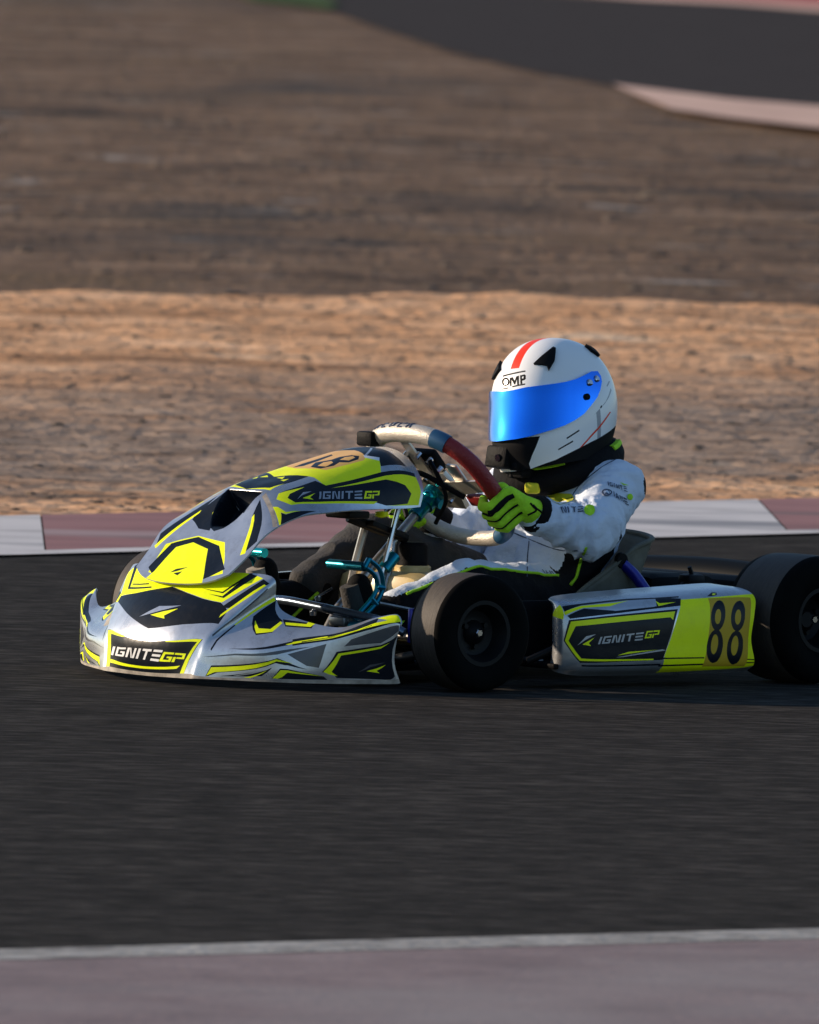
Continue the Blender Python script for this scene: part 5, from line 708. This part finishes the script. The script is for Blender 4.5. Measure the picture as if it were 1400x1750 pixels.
MB().lathe([(0, .012), (.014, .010), (.016, 0), (0, -.004)], 12, c=(-.172, .03, .348), axis='Z').build('panel_knob', 'fluo', K)

# --- steering wheel
SWC = Vector((-.372, 0, .410)); E1 = Vector((0, 1, 0)); E2 = Vector((.68, 0, .733)).normalized(); SWN = E1.cross(E2) * -1
def ringpt(a, r=.163):
    c, s = math.cos(a), math.sin(a)
    k = (abs(c) ** 2.6 + abs(s) ** 2.6) ** (-1 / 2.6)
    return SWC + (E1 * c * k + E2 * s * (k * .97)) * r
sw = empty('steering_wheel', (0, 0, 0), 0, K)
def seg_(a0, a1, m_, rr=.0165, nm='grip'):
    n = max(6, int(abs(a1 - a0) / .07)); pts = [ringpt(math.radians(a0) + (math.radians(a1) - math.radians(a0)) * i / n) for i in range(n + 1)]
    return MB().tube(pts, rr, 18).build(nm, m_, sw)
seg_(62, 158, 'grip', .0205); seg_(50, 62, 'grip_blue', .0210); seg_(-28, 50, 'grip_red', .0185); seg_(-62, -28, 'grip_blue', .0165)
seg_(-150, -62, 'grip', .0172); seg_(158, 172, 'grip_blue', .018); seg_(172, 210, 'grip_red', .0165)
# lettering stitched on the top of the rim
let = MB()
for i, c in enumerate('ENERGY'):
    a = math.radians(128 - i * 9.0); p = ringpt(a); t = (ringpt(a - .02) - p).normalized(); o_ = (p - SWC).normalized(); up_ = (o_ * .35 - SWN * -.0 + Vector((0, 0, 1)) * .9).normalized(); up_ = (up_ - t * up_.dot(t)).normalized(); side = t.cross(up_)
    gl = {'E': [(-.4, -.5, -.4, .5), (-.4, .5, .4, .5), (-.4, 0, .3, 0), (-.4, -.5, .4, -.5)], 'N': [(-.4, -.5, -.4, .5), (-.4, .5, .4, -.5), (.4, -.5, .4, .5)], 'R': [(-.4, -.5, -.4, .5), (-.4, .5, .4, .4), (.4, .4, .3, 0), (.3, 0, -.4, 0), (-.1, 0, .4, -.5)],
          'G': [(.4, .5, -.4, .5), (-.4, .5, -.4, -.5), (-.4, -.5, .4, -.5), (.4, -.5, .4, 0), (.4, 0, 0, 0)], 'K': [(-.4, -.5, -.4, .5), (.4, .5, -.4, 0), (-.4, 0, .4, -.5)], 'Y': [(-.4, .5, 0, 0), (.4, .5, 0, 0), (0, 0, 0, -.5)]}[c]
    for (x0, y0, x1, y1) in gl:
        def on(x, y):
            w_ = y * 1.3; return p + t * x * .016 + (up_ * math.cos(w_) + side * math.sin(w_)) * .0208
        let.tube([on(x0, y0), on((x0 + x1) / 2, (y0 + y1) / 2), on(x1, y1)], .0022, 5)
let.build('rim_lettering', 'ink', sw)
pl = MB()
for a, w0 in ((8, .020), (92, .016), (172, .020)):
    d = E1 * math.cos(math.radians(a)) + E2 * math.sin(math.radians(a)); n_ = d.cross(SWN)
    hub = SWC - SWN * .012
    pl.prism([(.0, -w0 * 1.5), (.06, -w0), (.150, -w0 * .8), (.150, w0 * .8), (.06, w0), (0, w0 * 1.5)], hub, d, n_, .005)
pl.lathe([(0, 0)], 3) if False else None
pl.build('spoke_plate', 'alu', sw, smooth=False)
MB().prism([(-.05, -.055), (.05, -.055), (.062, .0), (.05, .05), (-.05, .05), (-.062, 0)], SWC - SWN * .006, E1, E2, .012).build('hub_plate', 'alu', sw, smooth=False)
MB().box(SWC + E2 * .075 + SWN * .004, (.02, .09, .055), Matrix((-SWN, E1, E2)).transposed(), bevel=.006).build('display_unit', 'black_plastic', sw)
for dx, dy in ((-.03, .03), (.0, .042), (.03, .03), (.035, -.02), (-.035, -.02), (.045, .095), (.02, .11), (-.02, .11), (.06, .07)):
    c = SWC + E1 * dx + E2 * dy - SWN * .012
    MB().tube([c, c - SWN * .016], .0062, 8).build('wheel_bolt', 'chrome', sw)
MB().box(SWC + E1 * .085 + E2 * .035 - SWN * .004, (.010, .035, .075), Matrix((-SWN, E1, E2)).transposed(), bevel=.004).build('paddle_plate', 'alu', sw)
MB().box(SWC + E1 * .10 - E2 * .03 - SWN * .006, (.014, .05, .03), Matrix((-SWN, E1, E2)).transposed(), bevel=.004).build('switch_panel', 'grip_red', sw)
MB().box((-.255, -.112, .508), (.03, .05, .032), bevel=.006).tube([(-.265, -.10, .495), (-.33, -.08, .46)], .006, 6).build('rear_view_unit', 'black_plastic', K)
MB().tube(spline([SWC + E1 * .10 - SWN * .03, SWC + E1 * .02 + E2 * .09 - SWN * .05, SWC - E1 * .06 + E2 * .02 - SWN * .06, (-.30, -.03, .34)], 6), .006, 8).tube(spline([SWC + E1 * .05 + E2 * .10 - SWN * .02, SWC + E1 * .07 + E2 * .02 - SWN * .05, (-.33, .03, .33)], 6), .005, 8).build('wiring_loom', 'black_plastic', K)

# --- seat
seat_half = [
    [(-.40, 0, .060), (-.40, .08, .060), (-.40, .13, .068), (-.40, .150, .085)],
    [(-.53, 0, .045), (-.53, .10, .048), (-.53, .165, .070), (-.53, .190, .130)],
    [(-.69, 0, .052), (-.68, .11, .058), (-.66, .175, .095), (-.615, .196, .190)],
    [(-.81, 0, .120), (-.80, .11, .124), (-.76, .178, .158), (-.700, .196, .238)],
    [(-.858, 0, .220), (-.848, .10, .222), (-.815, .168, .236), (-.770, .188, .276)],
    [(-.882, 0, .300), (-.877, .09, .298), (-.858, .148, .291), (-.828, .174, .291)]]
seat_net = [[(p[0], -p[1], p[2]) for p in r[:0:-1]] + r for r in seat_half]
st = net_surface('seat', seat_net, 36, 44, 'seat_shell', K, thick=.006)
MB().tube(spline([seat_net[i][6] for i in range(6)] + [(-.861, .147, .297), (-.880, .08, .303), (-.884, 0, .305), (-.880, -.08, .303), (-.861, -.147, .297)] + [seat_net[i][0] for i in range(5, -1, -1)], 5), .006, 8).build('seat_edge', 'seat_shell', K)
for s in (1, -1):
    MB().tube(spline([(-.735, s * .192, .245), (-.765, s * .205, .215), (-.80, s * .235, .15), (-.82, s * .29, .075)], 5), .0125, 10).build('seat_stay', 'deep_blue', K)
    MB().lathe([(0, s * .200), (.016, s * .200), (.018, s * .192), (0, s * .19)], 14, c=(-.728, 0, .252)).build('seat_bolt', 'black_plastic', K)
MB().box((-.872, .12, .275), (.012, .014, .014), bevel=.002).build('seat_bolt', 'chrome', K)
MB().box((-1.075, .0, .150), (.10, .76, .125), bevel=.03).box((-.95, -.04, .165), (.14, .34, .10), bevel=.025).build('rear_dark_fill', 'bumper_plastic', K)  # added dark mass that fills the black gap behind the seat
# --- engine on the driver's right
en = MB().box((-.70, -.34, .14), (.20, .14, .12), bevel=.015)
for i in range(7): en.box((-.70, -.34, .205 + i * .013), (.13, .13, .006), bevel=.002)
en.lathe([(0, .31), (.02, .31), (.022, .30), (.05, .295), (.05, .205)], 20, c=(-.70, -.34, 0), axis='Z')
en.build('engine', 'dull_steel', K)
MB().tube(spline([(-.80, -.34, .16), (-.90, -.36, .19), (-1.0, -.33, .17), (-1.05, -.22, .13)], 6), [.02] * 10 + [.034] * 9, 14).build('exhaust', 'black_metal', K)
# ================================================================== the driver
PO_ = Vector((-.62, 0, .05))
person = empty('person', kart.matrix_basis @ PO_ if False else Matrix.Rotation(YAW, 4, 'Z') @ PO_, YAW)
tag(person, 'driver in white and black race suit, lime gloves and white helmet, seated in the kart', 'person')
def capsule(mb, p, q, r0, r1, seg=16):
    p, q = Vector(p), Vector(q); d = (q - p); L_ = d.length; d = d.normalized() if L_ > 1e-6 else Vector((0, 0, 1))
    pts, rs = [], []
    for k in range(5):
        a = math.pi / 2 * (1 - k / 5); pts.append(p - d * r0 * math.sin(a)); rs.append(max(r0 * math.cos(a), .0004))
    n = 6
    for k in range(n + 1): pts.append(p + (q - p) * k / n); rs.append(r0 + (r1 - r0) * k / n)
    for k in range(1, 6):
        a = math.pi / 2 * k / 5; pts.append(q + d * r1 * math.sin(a)); rs.append(max(r1 * math.cos(a), .0004))
    mb.tube(pts, rs, seg)
def blob(name, caps, voxel, mats, rule, parent, off, smooth=3, wrinkle=None):
    mb = MB()
    for c in caps: capsule(mb, *c)
    tmp = mb.build('tmp', mats[0], None)
    md = tmp.modifiers.new('r', 'REMESH'); md.mode = 'VOXEL'; md.voxel_size = voxel; md.use_smooth_shade = True
    ms = tmp.modifiers.new('s', 'SMOOTH'); ms.factor = .5; ms.iterations = smooth
    dg = bpy.context.evaluated_depsgraph_get()
    me = bpy.data.meshes.new_from_object(tmp.evaluated_get(dg)); me.name = name
    bpy.data.objects.remove(tmp)
    if wrinkle:
        me.update(); nr = [v.normal.copy() for v in me.vertices]
        for v, n_ in zip(me.vertices, nr): v.co += n_ * wrinkle(v.co, n_)
        me.update()
    me.materials.clear()
    for m_ in mats: me.materials.append(M[m_])
    if rule:
        mi = [rule(p.center, p.normal) for p in me.polygons]; me.polygons.foreach_set('material_index', mi)
    bvh = BVHTree.FromPolygons([v.co for v in me.vertices], [p.vertices[:] for p in me.polygons])
    for v in me.vertices: v.co -= off
    me.shade_smooth()
    o = bpy.data.objects.new(name, me); COL.objects.link(o); o.parent = parent
    return o, bvh
SH_L, EL_L, WR_L = (-.745, .158, .412), (-.592, .236, .318), (-.492, .186, .352)
SH_R, EL_R, WR_R = (-.745, -.158, .412), (-.600, -.208, .258), (-.500, -.165, .322)
KN_L, AN_L = (-.295, .172, .204), (-.135, .125, .150)
KN_R, AN_R = (-.325, -.170, .285), (-.125, -.160, .185)
caps = []
for s in (1, -1):
    caps += [((-.64, s * .055, .150), (-.68, s * .048, .24), .098, .098), ((-.68, s * .048, .24), (-.725, s * .062, .335), .098, .102),
             ((-.725, s * .062, .335), (-.738, s * .092, .402), .100, .072), ((-.735, s * .09, .405), (-.745, s * .158, .412), .070, .060), ((-.735, 0, .43), (-.73, 0, .47), .075, .065)]
caps += [(SH_L, EL_L, .062, .055), (EL_L, WR_L, .057, .040), (SH_R, EL_R, .063, .058), (EL_R, WR_R, .058, .038)]
caps += [((-.60, .088, .148), KN_L, .088, .057), (KN_L, AN_L, .056, .044), ((-.60, -.088, .148), KN_R, .088, .060), (KN_R, AN_R, .056, .044)]
def seg_t(p, a, b):
    a, b = Vector(a), Vector(b); d = b - a; t = max(0, min(1, (p - a).dot(d) / d.length_squared)); return t, (p - a - d * t).length
def suit_wr(p, n):
    w = 0
    for a, b in ((SH_L, EL_L), (EL_L, WR_L), (SH_R, EL_R), (EL_R, WR_R)):
        t, dd = seg_t(p, a, b)
        if dd < .09:
            A_, B_ = Vector(a), Vector(b); ax = (B_ - A_); ln = ax.length; ax = ax / ln
            r_ = p - A_ - ax * ax.dot(p - A_)
            q = Vector((t * ln * 62, r_.dot(Vector((0, 0, 1))) * 20, r_.cross(ax).dot(Vector((0, 0, 1))) * 20))
            fold = 1 - abs(noise.noise(q * .75 + Vector((a[0] * 9, 2, 5)))) * 2.6
            near_bend = .5 + .8 * math.exp(-((t * ln - (ln if a in (SH_L, SH_R) else 0)) / .06) ** 2)
            w = max(w, .0105 * max(-.6, fold) * near_bend * min(1, (.09 - dd) / .03))
    if -.88 < p.x < -.5 and abs(p.y) < .17 and p.z < .41:
        q = Vector((p.x * 9, p.y * 7, p.z * 26 + p.x * 10)); w += .008 * (1 - abs(noise.noise(q)) * 2.6) * .7
    if p.x > -.58 and p.z < .34: w += .007 * (1 - abs(noise.noise(Vector((p.x * 20, p.y * 12, p.z * 14)))) * 2.5) * .7
    return w - .002 + .0018 * noise.noise(p * 40)
def suit_rule(p, n):
    tl, dl = seg_t(p, (-.60, .088, .148), KN_L); t2, d2 = seg_t(p, KN_L, AN_L)
    tr, dr = seg_t(p, (-.60, -.088, .148), KN_R); t3, d3 = seg_t(p, KN_R, AN_R)
    arm = min(seg_t(p, SH_L, EL_L)[1], seg_t(p, EL_L, WR_L)[1], seg_t(p, SH_R, EL_R)[1], seg_t(p, EL_R, WR_R)[1])
    ta, da = seg_t(p, SH_L, EL_L); ea = (p - Vector(SH_L).lerp(Vector(EL_L), ta)).normalized()
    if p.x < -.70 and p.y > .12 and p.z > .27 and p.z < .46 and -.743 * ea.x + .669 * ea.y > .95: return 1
    if arm < .075 and p.z > .20 and not (p.x > -.45 and p.z < .25): return 0
    if p.z > .465: return 1
    if p.x > -.56 and p.y < 0: return 2  # far leg takes the black cloth's sunlit tone as its colour
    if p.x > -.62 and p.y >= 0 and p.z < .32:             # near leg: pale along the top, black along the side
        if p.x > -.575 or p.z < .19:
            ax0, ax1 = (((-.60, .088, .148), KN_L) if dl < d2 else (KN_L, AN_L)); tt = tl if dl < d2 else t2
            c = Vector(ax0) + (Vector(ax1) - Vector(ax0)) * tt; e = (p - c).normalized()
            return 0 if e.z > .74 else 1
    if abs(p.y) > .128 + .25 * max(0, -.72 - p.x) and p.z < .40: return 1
    return 0
suit, suit_bvh = blob('race_suit', caps, .0058, ['suit_white', 'suit_black', 'suit_black_sunlit'], suit_rule, person, PO_, smooth=4, wrinkle=suit_wr)
VIEW_IN = Vector((-.668, -.742, -.05)).normalized()
def drape(pts, direction, bvh, lift=.0015, n=5):
    """points of a print laid on the cloth along a direction"""
    out = []
    for p in pts:
        h = bvh.ray_cast(Vector(p) - direction * .4, direction)
        if h[0] is None: h = bvh.find_nearest(Vector(p)); 
        out.append(h[0] + h[1] * lift if h[1].dot(direction) < 0 else h[0] - h[1] * lift)
    return out
def dense(poly, step=.006):
    out = []
    for i in range(len(poly)):
        a, b = Vector(poly[i]), Vector(poly[(i + 1) % len(poly)]); k = max(1, int((b - a).length / step))
        out += [a + (b - a) * t / k for t in range(k)]
    return out
pr = []
for mname, poly in DECALS:
    d = dense(poly); c = Vector((0, 0, 0))
    for q in d: c += q
    c /= len(d)
    mid = [(q + c) / 2 for q in d]
    P = drape(d + mid + [c], VIEW_IN, suit_bvh, .0022); k = len(d)
    mb = MB(); pr.append((mb, mname))
    mb.add(P, [(i, (i + 1) % k, k + (i + 1) % k, k + i) for i in range(k)] + [(k + i, k + (i + 1) % k, 2 * k) for i in range(k)])
for mb, mname in pr: mb.build('suit_print', mname, suit, off=PO_)
# lime piping where the white cloth meets the black
def piping_or_fold(pts, r=.0035, m_='lime_cloth', lift=.001):
    P = drape(spline(pts, 6), VIEW_IN, suit_bvh, lift); Q = [P[0]] + [(P[i - 1] + P[i] * 2 + P[i + 1]) / 4 for i in range(1, len(P) - 1)] + [P[-1]]
    MB().tube(Q, r, 6).build('piping_or_fold', m_, suit, off=PO_)
piping_or_fold(PIPING_AND_FOLDS[0])
for q_ in PIPING_AND_FOLDS[3:]: piping_or_fold(q_, .0013, 'ink', .0004)  # shoulder seam, plus torso folds whose shade is drawn as dark lines
for ax0, ax1, r0_, r1_ in (((-.575, .098, .153), KN_L, .088, .062), (KN_L, AN_L, .062, .046)):
    pts = []
    for i in range(13):
        t = i / 12; c = Vector(ax0).lerp(Vector(ax1), t); pr_ = c + Vector((0, .67, .74)) * (r0_ + (r1_ - r0_) * t)
        h = suit_bvh.find_nearest(pr_); pts.append(h[0] + h[1] * .0012)
    MB().tube(pts, .0032, 6).build('piping_or_fold', 'lime_cloth', suit, off=PO_)
# --- collar, neck support
nk = empty('neck_brace', (0, 0, 0), 0, person)
pts = []
for i in range(40):
    a = 2 * math.pi * i / 40
    pts.append((-.715 + .112 * math.cos(a), .108 * math.sin(a), .452 - .035 * math.cos(a) - .004 * math.cos(2 * a)))
MB().tube(pts, .034, 14, closed=True).build('foam_ring', 'suit_black', nk, off=PO_)
for s0, s1, rr in ((.35, .95, .0045), (1.35, 1.75, .004), (1.95, 2.35, .009), (-.35, -.05, .004)):
    q = []
    for i in range(9):
        a = s0 + (s1 - s0) * i / 8
        q.append((-.715 + .131 * math.cos(a), .127 * math.sin(a), .478 - .035 * math.cos(a)))
    MB().tube(q, rr, 6).build('brace_trim', 'lime_cloth', nk, off=PO_)
MB().box((-.590, .055, .405), (.026, .034, .026), Matrix.Rotation(.6, 3, 'Z'), bevel=.008).build('brace_buckle', 'yellow_cloth', nk, off=PO_)

# --- helmet
hel = printed_shell('helmet', S_helm, (-6, 6), (-2.2, 3), .062, .07, 121, 61, LIVERY_HELMET, 'shell', person, thick=.006, rim='black', off=PO_)
vp = [q for q in LIVERY_VISOR[0][1] if q[0] > 0]
half = [(0, vp[0][1])] + vp + [(0, vp[-1][1])]
vis_poly = half + [(-u, v) for u, v in half[-2:0:-1]]
printed_shell('visor', S_visor, (-4.2, 4.2), (-1.2, 1.1), .062, .07, 73, 25, [], 'visor', hel, thick=.003, rim='visor', outline=vis_poly, off=PO_)
for k, (kind_, p) in enumerate(LIVERY_VENTS):
    if kind_ == 'vent':
        for sg in (1,):
            q = [(sg * u, v) for u, v in p][::sg]
            us_ = [a for a, b in q]; vs2 = [b for a, b in q]
            printed_shell('vent', lambda u, v: S_helm(u, v, .007), (min(us_), max(us_)), (min(vs2), max(vs2)), .062, .07, 7, 7, [], 'black', hel, thick=.008, rim='black', outline=q, off=PO_)
    else:
        u, v = p[0]; a = Vector(S_helm(u, v, .004)); b = Vector(S_helm(u, v, .0125)); d = (b - a)
        rr = .0052 if kind_ == 'screw' else .0048
        MB().tube([a, a + d * .75, b], [rr * 1.5, rr * 1.5, rr], 14).build('visor_screw', 'chrome' if kind_ == 'screw' else 'black', hel, off=PO_)
cm = MB().box((-.552, .000, .468), (.052, .066, .048), Matrix.Rotation(-.15, 3, 'Y'), bevel=.006)
cm.box((-.570, .038, .462), (.05, .03, .05), Matrix.Rotation(-.3, 3, 'Y'), bevel=.006).box((-.578, .03, .436), (.045, .05, .02), bevel=.005)
cm.tube([(-.575, .02, .50), (-.56, .02, .425)], .008, 10).tube([(-.528, .0, .455), (-.525, -.03, .45), (-.50, -.05, .447)], .0025, 6)
cam_o = cm.build('chin_camera', 'black_plastic', hel, off=PO_)
MB().tube([(-.530, .012, .470), (-.522, .012, .469)], .008, 16).build('camera_lens', 'lens', hel, off=PO_)
# --- gloves
def glove(side, P, wrist, spin=0.0):
    s = side
    l_ = Vector((0, s, 0)); f_ = -SWN; t_ = E2
    if spin:
        rot = Matrix.Rotation(spin, 3, SWN); l_ = rot @ l_; t_ = rot @ t_
    P = Vector(P); caps = []; tips = []
    for i, (o_, ln) in enumerate(((.034, 1.0), (.012, 1.08), (-.011, 1.02), (-.032, .86))):
        mcp = P + l_ * .027 + t_ * o_ + SWN * .012
        pip = P + l_ * .015 + t_ * (o_ * 1.02) + f_ * .036 * ln
        dip = P - l_ * .012 + t_ * o_ + f_ * .035 * ln
        tip = P - l_ * .027 + t_ * o_ + f_ * .012
        r = .0118 if i < 3 else .0105
        caps += [(mcp, pip, r * 1.05, r), (pip, dip, r, r * .95), (dip, tip, r * .95, r * .85)]; tips.append((mcp, pip, dip))
    w = Vector(wrist); c0 = P + l_ * .028 + SWN * .018
    for o_ in (.026, .006, -.014): caps.append((c0 + t_ * o_ - l_ * .002, w + (c0 + t_ * o_ - w) * .22, .0165, .022))
    th0 = w + (c0 - w) * .55 + t_ * .02 - l_ * .015
    th1 = P - l_ * .006 + SWN * .030 + t_ * .030; th2 = P - l_ * .026 + SWN * .014 + t_ * .036
    caps += [(th0, th1, .0155, .0125), (th1, th2, .0125, .0105), (w + (c0 - w) * .1, w + (c0 - w) * .6, .032, .027)]
    o, bv = blob('glove', caps, .0026, ['lime_cloth', 'suit_black'], None, person, PO_, smooth=2)
    sm = MB()
    def hug(pts, r):
        q = []
        for p in spline(pts, 5):
            h = bv.find_nearest(p); q.append(h[0] + h[1] * .0004)
        sm.tube(q, r, 6)
    for i in range(3):
        a, b = tips[i], tips[i + 1]
        hug([(a[0] + b[0]) / 2 + l_ * .012, (a[1] + b[1]) / 2 + f_ * .010 + l_ * .006, (a[2] + b[2]) / 2 + f_ * .008], .0026)
    m0 = tips[0]; hug([m0[0] - t_ * .008 + l_ * .02, (m0[0] + m0[1]) / 2 + l_ * .02 + f_ * .006 - t_ * .006, m0[1] + f_ * .012 - t_ * .004], .0058)
    hug([tips[3][0] + l_ * .02, w + (c0 - w) * .55 + l_ * .04 - t_ * .002, w + (c0 - w) * .5 + l_ * .04 + t_ * .03], .0024)
    hug([w + (c0 - w) * .35 + l_ * .05 + t_ * .03, w + (c0 - w) * .32 + l_ * .05, w + (c0 - w) * .35 + l_ * .05 - t_ * .03], .0022)
    sm.build('glove_seam', 'suit_black', o, off=PO_)
    d = (c0 - w).normalized()
    MB().tube([w - d * .020, w - d * .004, w + d * .014, w + d * .024], [.041, .0425, .0425, .037], 20).build('glove_cuff', 'suit_black', o, off=PO_)
    return o
glove(1, ringpt(math.radians(-19)), WR_L)
glove(-1, ringpt(math.radians(206)), WR_R)
# --- boots
def boot(s, heel, toe, ankle, name='boot'):
    heel, toe, ankle = Vector(heel), Vector(toe), Vector(ankle)
    o, bv = blob(name, [(heel, toe, .030, .027), (ankle, heel, .040, .032), (ankle, heel + (toe - heel) * .5, .040, .030), (ankle, ankle + (ankle - heel) * .3, .041, .043)], .005, ['suit_black'], None, person, PO_, smooth=2)
    d = (toe - heel); n_ = Vector((d.z, 0, -d.x)).normalized()
    so = MB(); so.tube([heel + n_ * .026, heel + d * .5 + n_ * .026, toe + n_ * .026 + d.normalized() * .01], [.022, .026, .022], 10)
    so.build('sole', 'dirty' if s < 0 else 'suit_black_sunlit', o, off=PO_)
    q = [ankle + Vector((0, .045, .01)), (ankle + heel) / 2 + Vector((.01, .046, 0)), heel + Vector((.0, .04, .0))]
    tr = MB().tube([bv.find_nearest(p)[0] for p in spline(q, 5)], .004, 6); tr.build('boot_trim', 'lime_cloth', o, off=PO_)
    return o
boot(-1, (-.045, -.165, .105), (-.012, -.165, .225), (-.125, -.160, .165))
lb = boot(1, (-.075, .120, .085), (-.035, .115, .205), (-.150, .122, .140))
MB().box((-.062, .150, .215), (.022, .004, .045), Matrix.Rotation(.2, 3, 'Y'), bevel=.0015).build('boot_badge', 'suit_white', lb, off=PO_)
